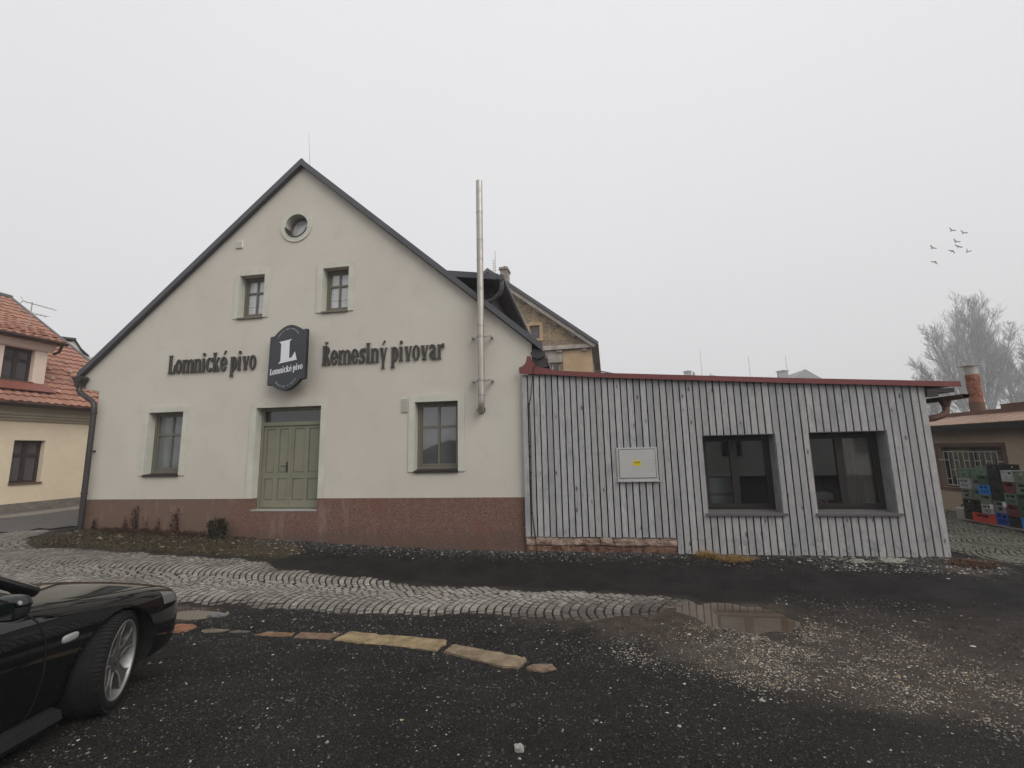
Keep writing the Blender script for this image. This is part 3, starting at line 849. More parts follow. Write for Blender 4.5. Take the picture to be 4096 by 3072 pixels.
m.prism(outer, 'y', 0, .34, [rect(h) for h in holes.values()]+[circ(rcx, rcz, rr)])
# side and back walls
m.box(BX0, BX0+.3, .34, DEP, .0, vz(BX0)-.1); m.box(BX1-.3, BX1, .34, DEP, .0, vz(BX1)-.1)
m.prism([(BX0,.0),(BX1,.0),(BX1,vz(BX1)),(-6.355,8.89),(BX0,vz(BX0))], 'y', DEP, DEP+.3)
m.box(-11.83, BX0, .34, DEP, 3.70, 3.95)
wall = m.build('wall', M['plaster'], brew)
m = MB()
m.prism([(BX0-.012,-.1),(dx0,-.1),(dx0,PT),(BX0-.012,PT)], 'y', -.012, .30)
m.prism([(dx1,-.1),(BX1-.02,-.1),(BX1-.02,PT),(dx1,PT)], 'y', -.012, .30)
m.prism([(dx0,-.1),(dx1,-.1),(dx1,dz0-.012),(dx0,dz0-.012)], 'y', -.0125, .30)
m.build('plinth', M['plinth'], brew)
# roof
m = MB()
tz = .165
def roof_side(xa, za, xe, ze, y0, y1, th):
    m.prism([(xa,za),(xe,ze),(xe,ze-th),(xa,za-th)], 'y', y0, y1)
roof_side(APEX[0], APEX[1], -11.87, 4.10, -.10, DEP+.4, .12)
roof_side(APEX[0], APEX[1], -.715, 4.145, -.10, DEP+.4, .12)
roof = m.build('roof', M['anthracite'], brew)
m = MB()
for s, xe, ze in ((-1, -11.89, 4.082), (1, -.70, 4.13)):
    m.prism([(APEX[0]-s*.0, APEX[1]+.012),(xe, ze+.012),(xe, ze-.135),(APEX[0], APEX[1]-.15)], 'y', -.125, -.101)
m.build('verge_trim', M['anthracite'], roof)
m = MB()
m.tube([(APEX[0], -.1, APEX[1]+.01),(APEX[0], DEP+.3, APEX[1]+.01)], .022, 8)
m.build('ridge_cap', M['anthracite'], roof)
m = MB()
m.tube([(-6.26, .2, 9.0), (-6.33, .2, 9.9)], [.006, .004], 5)
m.build('lightning_rod', M['galv'], roof)
# shed dormer on the right slope
m = MB()
m.sheet([(-2.72,.02,5.93),(-1.60,.02,5.755),(-1.60,7,5.755),(-2.72,7,5.93)], .13)
dm = m.build('dormer', M['anthracite'], brew)
m = MB()
m.prism([(-2.6,5.80),(-1.83,5.66),(-1.83,5.06)], 'y', .45, .55); m.box(-1.9,-1.83,.551,6.9,4.6,5.62)
m.box(-2.05,-1.86,.43,.449,5.30,5.62)
m.build('cheek', M['sign_edge'], dm)
m = MB()
m.tube([(-1.54,-.02,5.66),(-1.54,7,5.66)], .065, 10); m.tube([(-1.54,.06,5.66),(-1.54,.06,5.47),(-1.58,.10,5.36),(-1.75,.2,5.25),(-1.92,.22,5.21)], .05, 8)
m.build('gutter', M['anthracite'], dm)
# eaves gutters and downpipe of the main roof
m = MB()
def half_gutter(m, x, z, y0, y1, r):
    n = 10
    for k in range(n):
        a0, a1 = PI+PI*k/n, PI+PI*(k+1)/n
        m.quad((x+r*math.cos(a0),y0,z+r*math.sin(a0)),(x+r*math.cos(a1),y0,z+r*math.sin(a1)),(x+r*math.cos(a1),y1,z+r*math.sin(a1)),(x+r*math.cos(a0),y1,z+r*math.sin(a0)))
    m.prism([(x+r*math.cos(PI+PI*k/n), z+r*math.sin(PI+PI*k/n)) for k in range(n+1)], 'y', y0, y0+.012)
half_gutter(m, -.80, 4.0, -.05, DEP, .15)
m.prism([(-.98,4.03),(-.86,4.08),(-.70,4.02),(-.62,3.70),(-.80,3.66),(-.92,3.78)], 'y', .02, .05)
m.box(-.93,-.62,.06,DEP,3.80,3.86)
m.build('gutter', M['dark_metal'], roof)
m = MB()
m.prism([(-11.93,3.97),(-11.66,3.99),(-11.63,3.93),(-11.72,3.84),(-11.72,3.74),(-11.82,3.74),(-11.82,3.83)], 'y', -.20, -.03)
m.tube([(-11.77,-.12,3.80),(-11.77,-.12,3.70),(-11.73,-.12,3.61),(-11.60,-.12,3.53),(-11.36,-.12,3.39),(-11.29,-.12,3.30),(-11.27,-.12,3.20),(-11.265,-.12,.33)], .055, 12)
for z in (3.08, 1.25): m.tube([(-11.265,-.12,z),(-11.265,-.12,z+.05)], .064, 12)
m.box(-11.30,-11.24,-.09,.0,2.2,2.24)
m.build('downpipe', M['dark_metal'], brew)

def gable_window(key, glass, surround, bars, blind=False, sashgap=None):
    x0, x1, z0, z1 = holes[key]
    s0, s1, t0, t1 = surround
    yf = .17
    # frame
    m = MB(); w = .055
    fx0, fx1, fz0, fz1 = x0+.006, x1-.006, z0+.05, z1-.004
    m.prism([(fx0,fz0),(fx1,fz0),(fx1,fz1),(fx0,fz1)], 'y', yf-.01, yf+.07, [[(fx0+w,fz0+w+.02),(fx1-w,fz0+w+.02),(fx1-w,fz1-w),(fx0+w,fz1-w)]])
    ix0, ix1, iz0, iz1 = fx0+w, fx1-w, fz0+w+.02, fz1-w
    xm = (ix0+ix1)/2; zm = iz0+(iz1-iz0)*bars
    # sash
    v = .035
    m.prism([(ix0+.004,iz0+.004),(ix1-.004,iz0+.004),(ix1-.004,iz1-.004),(ix0+.004,iz1-.004)], 'y', yf+.006, yf+.06, [[(ix0+v,iz0+v),(xm-.022,iz0+v),(xm-.022,zm-.022),(ix0+v,zm-.022)],[(xm+.022,iz0+v),(ix1-v,iz0+v),(ix1-v,zm-.022),(xm+.022,zm-.022)],[(ix0+v,zm+.022),(xm-.022,zm+.022),(xm-.022,iz1-v),(ix0+v,iz1-v)],[(xm+.022,zm+.022),(ix1-v,zm+.022),(ix1-v,iz1-v),(xm+.022,iz1-v)]])
    win = m.build('window', M['olive'], brew)
    m = MB(); m.box(ix0+.006, ix1-.006, yf+.035, yf+.055, iz0+.006, iz1-.006)
    m.build('pane', M[glass], win)
    if blind:
        m = MB()
        zb = iz0+(zm-iz0)*.42
        for a, b in ((ix0+v, xm-.022), (xm+.022, ix1-v)): m.box(a+.015, b-.012, yf+.025, yf+.034, zb-.008, zb+.008)
        m.build('blind_rail', M['blind'], win)
    m = MB()
    m.prism([(yf+.0,z0+.055),(-.045,z0+.022),(-.045,z0-.012),(yf+.0,z0-.012)], 'x', x0-.004, x1+.004)
    m.build('sill', M['olive'] if key[0] == 'U' else M['frame_dark'], win)
    # raised plaster band round the opening
    m = MB()
    for poly in ([(s0,t0),(x0,t0),(x0,z1),(s0,z1)], [(x1,t0),(s1,t0),(s1,z1),(x1,z1)], [(s0,z1),(s1,z1),(s1,t1),(s0,t1)]):
        m.prism(poly, 'y', -.022, -.0005)
    m.box(x0-.0005, x0+.002, -.0, yf, z0, z1); m.box(x1-.002, x1+.0005, 0, yf, z0, z1)
    m.build('window_surround', M['surround'], win)
    return win
gable_window('LL', 'glass_curtain', (-9.995,-8.81,1.635,3.20), .64)
gable_window('LR', 'glass_pale', (-3.55,-2.352,1.637,3.21), .64)
gable_window('UL', 'glass_sky_tint', (-7.87,-6.975,5.175,6.345), .63, True)
gable_window('UR', 'glass_sky_tint', (-5.78,-4.875,5.175,6.35), .63, True)
# round window
m = MB()
def ring(m, cx, cz, r0, r1, y0, y1, n=40):
    for i in range(n):
        a, b = 2*PI*i/n, 2*PI*(i+1)/n
        p = [(cx+r*math.cos(t), cz+r*math.sin(t)) for r, t in ((r0,a),(r1,a),(r1,b),(r0,b))]
        m.prism(p, 'y', y0, y1)
ring(m, rcx, rcz, rr-.05, rr-.002, .16, .23)
rw = m.build('round_window', M['olive'], brew)
m = MB(); m.prism(circ(rcx, rcz, rr-.04), 'y', .20, .215); m.build('pane', M['glass_sky_tint'], rw)
m = MB(); ring(m, rcx, rcz, rr+.002, .40, -.022, -.0005); m.build('window_surround', M['surround'], rw)
m = MB()
for i in range(18):
    a, b = PI*1.02+PI*.9*i/18, PI*1.02+PI*.9*(i+1)/18
    q = [(rcx+r*math.cos(t), rcz+r*math.sin(t)) for r, t in ((rr-.014,a),(rr-.003,a),(rr-.003,b),(rr-.014,b))]
    m.prism(q, 'y', -.04, .16)
m.build('sill', M['dark_metal'], rw)
# ventilation grilles
m = MB(); m.bevbox(-7.925,-7.75,-.03,.0,6.92,7.10,.006)
vg = m.build('air_vent', M['blind'], brew)
m = MB()
for i in range(4): m.prism([(-.034,6.938+.04*i),(-.036,6.966+.04*i),(-.031,6.966+.04*i)], 'x', -7.91, -7.765)
m.build('louvre', M['surround'], vg)
m = MB(); m.bevbox(-3.715,-3.56,-.022,.0,2.865,3.155,.005); vg2 = m.build('air_vent', M['surround'], brew)
m = MB()
for i in range(5):
    for j in range(10): m.box(-3.703+.028*i,-3.703+.028*i+.016,-.024,-.021,2.88+.027*j,2.88+.027*j+.014)
m.build('vent_mesh', M['sill_grey'], vg2)
# door
m = MB(); yd = .19
m.prism([(dx0+.01,dz0+.0),(dx1-.004,dz0+.0),(dx1-.004,dz1-.004),(dx0+.01,dz1-.004)], 'y', yd-.03, yd+.08,
        [[(dx0+.06,dz0+.02),(dx1-.055,dz0+.02),(dx1-.055,2.685),(dx0+.06,2.685)], [(dx0+.065,2.765),(dx1-.06,2.765),(dx1-.06,dz1-.06),(dx0+.065,dz1-.06)]])
door = m.build('door', M['olive_door'], brew)
m = MB(); m.box(dx0+.066,dx1-.061,yd+.03,yd+.045,2.767,dz1-.062); m.build('transom_pane', M['glass_dark'], door)
xm = -6.365
for a, b in ((dx0+.065, xm-.006), (xm+.006, dx1-.06)):
    m = MB(); w = .065; c = (a+b)/2
    zz0, zz1 = dz0+.03, 2.68
    pan = [(a+w, c-.05), (c+.05, b-w)]
    hs = [[(p,zz0+.16),(q,zz0+.16),(q,1.53),(p,1.53)] for p, q in pan]+[[(p,1.65),(q,1.65),(q,zz1-w),(p,zz1-w)] for p, q in pan]
    m.prism([(a,zz0),(b,zz0),(b,zz1),(a,zz1)], 'y', yd, yd+.045, hs)
    lf = m.build('door_leaf', M['olive_door'], door)
    m = MB()
    for h in hs:
        (p, z0), (q, _), (_, z1), _ = h
        m.add([(p,yd+.022,z0),(q,yd+.022,z0),(q,yd+.022,z1),(p,yd+.022,z1),(p+.03,yd+.012,z0+.03),(q-.03,yd+.012,z0+.03),(q-.03,yd+.012,z1-.03),(p+.03,yd+.012,z1-.03)], [(0,1,5,4),(1,2,6,5),(2,3,7,6),(3,0,4,7),(4,5,6,7)])
        m.box(p-.001,q+.001,yd+.03,yd+.04,z0-.001,z1+.001)
    m.box(a+.004,b-.004,yd-.006,yd,zz0+.02,zz0+.08)
    m.build('door_panel', M['olive_door'], door)
m = MB(); m.box(xm-.028,xm+.028,yd-.014,yd-.001,dz0+.03,2.68); m.build('meeting_stile', M['olive_door'], door)
m = MB(); m.bevbox(-6.452,-6.412,yd-.012,yd,1.66,1.89,.004); m.tube([(-6.432,yd-.01,1.80),(-6.432,yd-.06,1.80),(-6.44,yd-.062,1.80),(-6.54,yd-.06,1.795)], .011, 8); m.tube([(-6.432,yd-.02,1.71),(-6.432,yd-.005,1.71)], .013, 8)
m.build('handle', M['dark_metal'], door)
m = MB(); m.box(dx0+.0,dx1-.0,-.02,yd,dz0-.011,dz0+.012); m.build('threshold', M['alu'], door)
m = MB()
s0, s1 = -7.24, -5.41
for poly in ([(s0,PT+.002),(dx0,PT+.002),(dx0,dz1),(s0,dz1)], [(dx1,PT+.002),(s1,PT+.002),(s1,dz1),(dx1,dz1)], [(s0,dz1),(s1,dz1),(s1,3.215),(s0,3.215)]):
    m.prism(poly, 'y', -.022, -.0005)
m.box(dx0-.0005,dx0+.003,0,yd-.03,PT+.002,dz1); m.box(dx1-.003,dx1+.0005,0,yd-.03,PT+.002,dz1)
m.build('door_surround', M['surround'], door)
# stainless flue
m = MB()
fx = -1.945; fy = -.20
m.tube([(fx-.055,.05,2.87),(fx-.055,-.06,2.85),(fx-.035,-.14,2.86),(fx-.012,-.19,2.92),(fx,fy,3.02),(fx,fy,3.2)], .068, 16)
m.tube([(fx,fy,3.1),(fx,fy,7.79)], .068, 18)
flue = m.build('flue_pipe', M['steel'], brew)
for z in (3.12, 4.55, 5.34, 5.98, 6.42, 7.05):
    m = MB(); m.tube([(fx,fy,z),(fx,fy,z+.03)], .0715, 18); m.build('pipe_joint', M['galv'], flue)
for z in (4.35, 3.44):
    m = MB()
    for s in (-1, 1): m.box(fx+s*.145-.075,fx+s*.145+.075,fy+.03,fy+.055,z-.018,z+.018)
    m.tube([(fx,fy,z-.02),(fx,fy,z+.02)], .076, 18)
    for s in (-1, 1): m.box(fx+s*.20-.02,fx+s*.20+.02,fy+.055,0,z-.015,z+.015)
    m.build('bracket', M['galv'], flue)
    for s in (-1, 1):
        m = MB(); m.tube([(fx+s*.095,fy-.005,z+.0),(fx+s*.095,fy+.03,z+.0)], .016, 8); m.build('bolt', M['alu'], flue)
m = MB(); ring(m, fx-.055, 2.865, .05, .088, -.012, .0, 20); m.build('collar', M['dark_metal'], flue)

# ------------------------------------------------------------------ lettering: condensed wedge-serif capitals and minuscules drawn stroke by stroke
class Glyph:
    def __init__(s): s.p = []          # convex-ish polygons
    def poly(s, *pts): s.p.append(list(pts)); return s
    def stem(s, x, w, y0, y1, top='flag', bot='serif', e=.075):
        s.poly((x,y0+.001),(x+w,y0+.001),(x+w,y1),(x,y1))
        if bot == 'serif': s.poly((x-e,y0),(x+w+e,y0),(x+w-.001,y0+.13),(x+.001,y0+.13))
        if top == 'flag': s.poly((x-e*1.25,y1),(x+w,y1+.0),(x+w,y1-.06),(x+.002,y1-.14),(x-e*.55,y1-.055))
        if top == 'serif': s.poly((x+.001,y1-.12),(x+w-.001,y1-.12),(x+w+e,y1),(x-e,y1))
        return s
    def stroke(s, pts):
        """pts: (x,y,halfwidth): polygon strip"""
        for i in range(len(pts)-1):
            pass
        L = []; Rr_ = []
        for i, (x, y, w) in enumerate(pts):
            a = Vector(pts[max(i-1,0)][:2]); b = Vector(pts[min(i+1,len(pts)-1)][:2])
            d = (b-a).normalized(); n = Vector((-d.y, d.x))
            L.append((x+n.x*w, y+n.y*w)); Rr_.append((x-n.x*w, y-n.y*w))
        for i in range(len(pts)-1): s.poly(L[i], L[i+1], Rr_[i+1], Rr_[i])
        return s
    def ell(s, cx, cy, ax, ay, bx, by, a0=0, a1=360, n=28, sh=0):
        """ring sector between outer and inner ellipses; sh shifts the inner one"""
        for i in range(n):
            t0, t1 = R(a0+(a1-a0)*i/n), R(a0+(a1-a0)*(i+1)/n)
            s.poly((cx+ax*math.cos(t0),cy+ay*math.sin(t0)),(cx+ax*math.cos(t1),cy+ay*math.sin(t1)),(cx+sh+bx*math.cos(t1),cy+by*math.sin(t1)),(cx+sh+bx*math.cos(t0),cy+by*math.sin(t0)))
        return s
    def disc(s, cx, cy, r, n=18):
        s.poly(*[(cx+r*math.cos(2*PI*i/n), cy+r*math.sin(2*PI*i/n)) for i in range(n)]); return s
SW = .207
def arch(g, x):
    """arch and right leg of n / m starting at a stem whose right side is x"""
    g.stroke([(x-.05,.76,.03),(x+.03,.88,.05),(x+.13,.935,.07),(x+.245,.87,.095),(x+.285,.72,.098),(x+.285,.4,.098),(x+.285,.0,.098)])
    g.poly((x+.13,0),(x+.44,0),(x+.38,.12),(x+.19,.12))
def acute(g, x): g.poly((x-.09,1.17),(x-.05,1.15),(x+.17,1.44),(x+.05,1.48)); return g
def dot(g, x): return g.disc(x, 1.27, .125)
def G(ch):
    g = Glyph(); w = SW
    if ch == 'L':
        g.stem(.08, .235, 0, 1.34, 'serif'); g.poly((.3,.0),(.66,0),(.66,.1),(.3,.1)); g.poly((.50,.0995),(.66,.0995),(.64,.62),(.59,.60)); return g, .66
    if ch == 'o': g.ell(.30,.5,.30,.525,.11,.42); return g, .60
    if ch in 'nm':
        g.stem(.06, w, 0, .97); arch(g, .06+w)
        if ch == 'm': arch(g, .06+w+.375); return g, 1.06
        return g, .69
    if ch == 'i': g.stem(.08, w, 0, .97); dot(g, .185); return g, .38
    if ch == 'c':
        g.ell(.31,.5,.31,.525,.10,.43,62,330,24); g.poly((.42,.99),(.58,.99),(.60,.66),(.45,.74)); return g, .57
    if ch == 'k':
        g.stem(.06, w, 0, 1.36, 'serif'); g.stroke([(.25,.43,.035),(.52,.93,.055)]); g.poly((.40,.93),(.68,.93),(.68,.99),(.40,.99))
        g.stroke([(.30,.58,.09),(.47,.22,.105),(.57,.0,.10)]); return g, .68
    if ch in 'eé':
        g.ell(.31,.5,.31,.525,.095,.425,0,335,28); g.poly((.15,.45),(.615,.45),(.615,.53),(.15,.53)); g.poly((.50,.10),(.60,.30),(.57,.31),(.44,.14))
        if ch == 'é': acute(g, .35)
        return g, .61
    if ch == 'p':
        g.stem(.06, w, -.43, .97); g.ell(.30,.5,.31,.50,.085,.40,-105,105,22); return g, .61
    if ch in 'vý':
        g.poly((.06,.96),(.28,.96),(.42,.0),(.24,.0)); g.poly((.50,.96),(.60,.96),(.42,.0),(.33,.0)); g.poly((-.02,.97),(.34,.97),(.30,.90),(.05,.90)); g.poly((.42,.97),(.68,.97),(.62,.90),(.48,.90))
        if ch == 'v': g.poly((.13,0),(.52,0),(.44,.12),(.22,.12))
        else:
            g.poly((.24,.01),(.42,.01),(.40,-.43),(.25,-.43)); g.poly((.16,-.44),(.48,-.44),(.40,-.32),(.25,-.32)); acute(g, .33)
        return g, .64
    if ch in 'ŘR':
        g.stem(.08, .235, 0, 1.34, 'serif'); g.ell(.30,1.0,.34,.34,.115,.25,-95,95,20); g.stroke([(.36,.70,.09),(.50,.36,.115),(.62,.0,.12)])
        g.poly((.18,1.60),(.24,1.64),(.34,1.53),(.34,1.42)); g.poly((.34,1.42),(.34,1.53),(.44,1.64),(.50,1.60)); return g, .70
    if ch == 's':
        g.stroke([(.49,.68,.03),(.47,.86,.07),(.36,.95,.075),(.22,.92,.09),(.145,.78,.11),(.20,.62,.12),(.33,.47,.13),(.42,.31,.12),(.40,.13,.10),(.28,.05,.075),(.14,.09,.06),(.07,.28,.025)])
        g.poly((.42,.99),(.55,1.03),(.56,.70),(.50,.68)); g.poly((-.02,-.03),(.10,.0),(.10,.25),(.04,.27)); return g, .56
    if ch == 'l': g.stem(.06, w, 0, 1.36, 'serif'); return g, .34
    if ch == 'a':
        g.stem(.34, w, 0, .70, '', ''); g.stroke([(.08,.70,.035),(.10,.86,.07),(.24,.95,.07),(.38,.90,.10),(.447,.70,.107)])
        g.ell(.34,.30,.30,.31,.09,.21,80,280,20); g.poly((.30,.54),(.36,.54),(.36,.62),(.28,.60)); g.poly((.33,0),(.66,0),(.58,.10),(.35,.10)); return g, .63
    if ch == 'r':
        g.stem(.06, w, 0, .97); g.stroke([(.24,.72,.03),(.34,.90,.07),(.46,.95,.08)]); g.poly((.40,1.03),(.56,1.03),(.53,.66),(.46,.72)); return g, .54
    return g, .3
def lettering(name, text, x0, x1, zb, label, yb=-.040, th=.022, xh=.322):
    root = thing(name, label, 'lettering', ((x0+x1)/2, -.02, zb))
    gs = [(c, *G(c)) for c in text]
    tot = sum((.27 if c == ' ' else a+.035) for c, g, a in gs)-.035
    sx = (x1-x0)/(tot*xh)
    x = 0; k = 0
    for c, g, a in gs:
        if c == ' ': x += .27; continue
        m = MB()
        for p in g.p:
            q = [(x0+(x+px)*xh*sx, zb+py*xh) for px, py in p]
            area = sum(q[i][0]*q[(i+1)%len(q)][1]-q[(i+1)%len(q)][0]*q[i][1] for i in range(len(q)))
            if area < 0: q.reverse()
            d = (k % 11)*.00035; k += 1
            if len(q) <= 4: m.prism(q, 'y', yb-d, yb+th)
            else: m.prism(q, 'y', yb-d, yb+th)
        # stand-off pin to the wall
        m.box(x0+(x+.12)*xh*sx, x0+(x+.16)*xh*sx, yb+th-.002, 0, zb+.12, zb+.14)
        m.build('letter', M['letter'], root)
        x += a+.035
lettering('wall_lettering', 'Lomnické pivo', -9.466, -7.18, 3.963, 'raised dark letters reading Lomnické pivo left of the hanging sign')
lettering('wall_lettering', 'Řemeslný pivovar', -5.568, -2.78, 3.963, 'raised dark letters reading Řemeslný pivovar right of the hanging sign')

# hanging sign
sg = thing('hanging_sign', 'slate coloured sign board with rounded ends and a big white letter L', 'sign', (-6.25, -.26, 4.141))
Rsg = (Matrix.Rotation(-.181, 4, 'Z') @ Matrix.Rotation(-.09, 4, 'X') @ Matrix.Rotation(-.089, 4, 'Y'))
sg.rotation_euler = Rsg.to_euler()
hw, hh = .5115, .5605
def sign_outline(sc=1.):
    o = [(-hw,-hh)]
    for s in (-1, 1):
        a = [(s*-.385+.77*s*i/24, s*(hh+.185*math.sin(PI*i/24)**.85)) for i in range(25)]
        if s < 0:
            a = a[::-1]; o += a; o += [(hw,-hh),(hw,hh)]
        else: o += a[::-1]
    o.append((-hw,hh))
    # drop duplicates
    r = []
    for p in o:
        if not r or (abs(p[0]-r[-1][0])+abs(p[1]-r[-1][1])) > 1e-5: r.append(p)
    return r
so = sign_outline()
# keep the loop anticlockwise and simple
so = [(-hw,-hh)] + [(-.385+.77*i/24, -hh-.185*math.sin(PI*i/24)**.85) for i in range(25)] + [(hw,-hh),(hw,hh)] + [(.385-.77*i/24, hh+.185*math.sin(PI*i/24)**.85) for i in range(25)] + [(-hw,hh)]
m = MB(); m.prism(so, 'y', 0, .006); m.build('sign_face', M['sign'], sg, True)
m = MB(); m.prism(so, 'y', .0065, .075); m.build('sign_case', M['sign_edge'], sg, True)
def uv(u, v): return (-hw+2*hw*u, hh-2*hh*v)
m = MB(); m.prism([uv(*p) for p in [(.267,.15),(.617,.147),(.555,.19),(.560,.533),(.635,.53),(.709,.42),(.77,.598),(.264,.602),(.33,.555),(.325,.20)]][::-1], 'y', -.004, -.0005)
m.build('letter', M['sign_white'], sg, True)
m = MB(); xh = .105; gs = [(c, *G(c)) for c in 'Lomnické pivo']
tot = sum((.27 if c == ' ' else a+.05) for c, g, a in gs)-.05; sxx = .90/(tot*xh); x = 0; k = 0
for c, g, a in gs:
    if c == ' ': x += .27; continue
    for p in g.p:
        q = [(-.455+(x+px)*xh*sxx, -.345+py*xh) for px, py in p]
        if sum(q[i][0]*q[(i+1)%len(q)][1]-q[(i+1)%len(q)][0]*q[i][1] for i in range(len(q))) < 0: q.reverse()
        m.prism(q, 'y', -.003-(k % 9)*.0003, -.0005); k += 1
    x += a+.05
m.build('sign_text', M['sign_white'], sg, True)
def text_mb(m, txt, size, place, th=.002):
    """flat text; place(x, y) -> 3d"""
    cu = bpy.data.curves.new('t', 'FONT'); cu.body = txt; cu.size = size; cu.resolution_u = 3
    ob = bpy.data.objects.new('t', cu); COL.objects.link(ob)
    dg = bpy.context.evaluated_depsgraph_get(); me = ob.evaluated_get(dg).to_mesh()
    vs = [tuple(v.co) for v in me.vertices]; fs = [tuple(p.vertices) for p in me.polygons]
    w = max(v[0] for v in vs) if vs else size*.3
    ob.evaluated_get(dg).to_mesh_clear(); bpy.data.objects.remove(ob); bpy.data.curves.remove(cu)
    if vs: m.add([place(v[0], v[1]) for v in vs], fs)
    return w
def arc_text(m, txt, r, cz, a0, a1, size, top):
    n = len(txt)
    for i, ch in enumerate(txt):
        if ch == ' ': continue
        a = R(a0+(a1-a0)*(i+.5)/n)
        def pl(x, y, a=a):
            if top:
                px, py = x-size*.3, y
                return (r*math.cos(a)+px*math.sin(a)+py*math.cos(a), -.003, cz+r*math.sin(a)-px*math.cos(a)+py*math.sin(a))
            px, py = x-size*.3, y
            return (r*math.cos(a)-px*math.sin(a)-py*math.cos(a), -.003, cz+r*math.sin(a)+px*math.cos(a)-py*math.sin(a))
        m = MB(); text_mb(m, ch, size, pl); m.build('small_letter', M['sign_white'], sg, True)
arc_text(None, 'LOMNICE NAD POPELKOU', .315, .33, 152, 28, .042, True)
arc_text(None, 'ŘEMESLNÝ PIVOVAR', .345, -.33, 215, 325, .042, False)
for x in (-.3, .3):
    m = MB(); m.box(x-.02, x+.02, .075, .2+x*.18, -.02, .02); m.build('bracket', M['dark_metal'], sg, True)

# ------------------------------------------------------------------ boarded annexe
shed = thing('boarded_annexe', 'low annexe clad in grey upright boards under a red edged lean-to roof', 'shed', (2.4, 0, .1))
SX0, SX1 = -1.135, 5.97
STEP = 1.66
W1 = (2.19, 3.45, .835, 2.227); W2 = (4.0, 5.255, .835, 2.235)
def ftop(x):
    pts = [(-1.2,3.60),(-.4,3.565),(.5,3.475),(3.74,3.225),(6.45,3.035)]
    for (a, b), (c, d) in zip(pts, pts[1:]):
        if x <= c: return b+(d-b)*(x-a)/(c-a)
    return pts[-1][1]
m = MB(); x = SX0; i = 0; gap = .024
while x < SX1-.02:
    xa, xb = x, min(x+PITCH-gap, SX1)
    zb = .402 if xb < STEP+.06 else .122
    zb += rnd.uniform(-.006, .006); zt = ftop((xa+xb)/2)-.075
    segs = [(zb, zt)]
    for w in (W1, W2):
        if xb > w[0]+.0 and xa < w[1]-.0:
            segs = [(zb, w[2]-.02), (w[3], zt)]
            if xa < w[0] < xb: m.box(xa, w[0], -.105, -.082, w[2]-.02, w[3])
            if xa < w[1] < xb: m.box(w[1], xb, -.105, -.082, w[2]-.02, w[3])
    y = -.105+rnd.uniform(-.002, .002)
    for a, b in segs: m.box(xa, xb, y, y+.023, a, b)
    x += PITCH; i += 1
cl = m.build('cladding', M['boards'], shed)
m = MB()
m.prism([(SX0+.002,.41),(STEP+.02,.41),(STEP+.02,.13),(SX1-.004,.13),(SX1-.004,ftop(SX1)-.08),(SX0+.002,ftop(SX0)-.08)], 'y', -.045, .30, [rect(W1), rect(W2)])
m.box(SX1-.25, SX1-.004, .301, 6.5, .0, 2.9); m.box(SX0, SX1, 6.5, 6.8, .0, 3.2)
m.build('wall', M['black'], shed)
def rough_block(m, a, b, y0, y1, za, zb, seed):
    bm = bmesh.new(); bmesh.ops.create_cube(bm, size=1)
    bmesh.ops.subdivide_edges(bm, edges=bm.edges[:], cuts=5, use_grid_fill=True)
    for v in bm.verts:
        p = Vector(((a+b)/2+v.co.x*(b-a), (y0+y1)/2+v.co.y*(y1-y0), (za+zb)/2+v.co.z*(zb-za)))
        e = Vector((noise.noise(p*9+Vector((seed,0,0))), noise.noise(p*9+Vector((0,seed,3))), noise.noise(p*9+Vector((5,0,seed)))))
        edge = (abs(v.co.x) > .49)+(abs(v.co.z) > .49)
        p += e*.016; p.y += .012*max(0, edge)+.02*max(0, noise.noise(p*22))
        v.co = p
    m.bm(bm, False)
for r_, (za, zb, bb, mt) in enumerate(((.05,.245,[-1.13,-.86,-.30,.18,.62,1.02,1.655],'stone_foot'),(.25,.400,[-1.13,-.42,.25,.50,1.655],'stone_pale'))):
    for k, (a, b) in enumerate(zip(bb, bb[1:])):
        m = MB(); rough_block(m, a+.004, b-.004, -.075-rnd.uniform(0,.03)+(.015 if r_ == 0 else 0), .2, za+rnd.uniform(-.01,.0), zb+rnd.uniform(-.014,.0), k*3.7+r_*11)
        m.build('footing_stone', M[mt], shed)
m = MB()
m.box(-1.13,1.65,-.02,.19,.0,.4)
m.build('footing', M['foot_mortar'], shed)
m = MB(); m.box(1.7, SX1-.02, -.07, .25, .0, .125); m.build('footing', M['grey_plinth'], shed)
# roof
m = MB()
pts = [(-1.0,3.55),(-.4,3.53),(.5,3.44),(3.74,3.19),(6.42,3.0)]
m.prism([(x,z+.03) for x,z in pts]+[(x,z-.03) for x,z in pts[::-1]], 'y', -.15, 6.9)
rf = m.build('roof', M['red_metal'], shed)
m = MB()
tp = [(-1.175,3.60),(-.4,3.565),(.5,3.475),(3.74,3.225),(6.45,3.035)]
m.prism([(-1.175,3.545)]+[(x,z-.092) for x,z in tp[1:]]+[(x,z) for x,z in tp[:0:-1]]+[(-.80,3.66),(-.87,3.72),(-.915,3.80),(-.94,3.87),(-1.01,3.895),(-1.03,3.80),(-1.06,3.73),(-1.12,3.68),(-1.18,3.665)], 'y', -.172, -.150)
m.build('fascia', M['red_metal'], rf)
m = MB()
lip = [(x, z-.092) for x, z in tp]
m.prism([(x,z-.004) for x,z in lip[1:]]+[(x,z+.018) for x,z in lip[:0:-1]], 'y', -.185, -.172)
m.build('drip_edge', M['red_metal'], rf)
m = MB(); m.box(SX1-.02, 6.36, -.14, 6.8, 2.86, 2.93); m.box(SX1-.02,6.12,-.13,.0,2.80,2.86); m.build('soffit', M['dark_metal'], rf)
m = MB()
half_gutter(m, 6.38, 2.80, -.32, 6.8, .075); half_gutter(m, 6.38, 2.803, -.32, 6.8, .068)
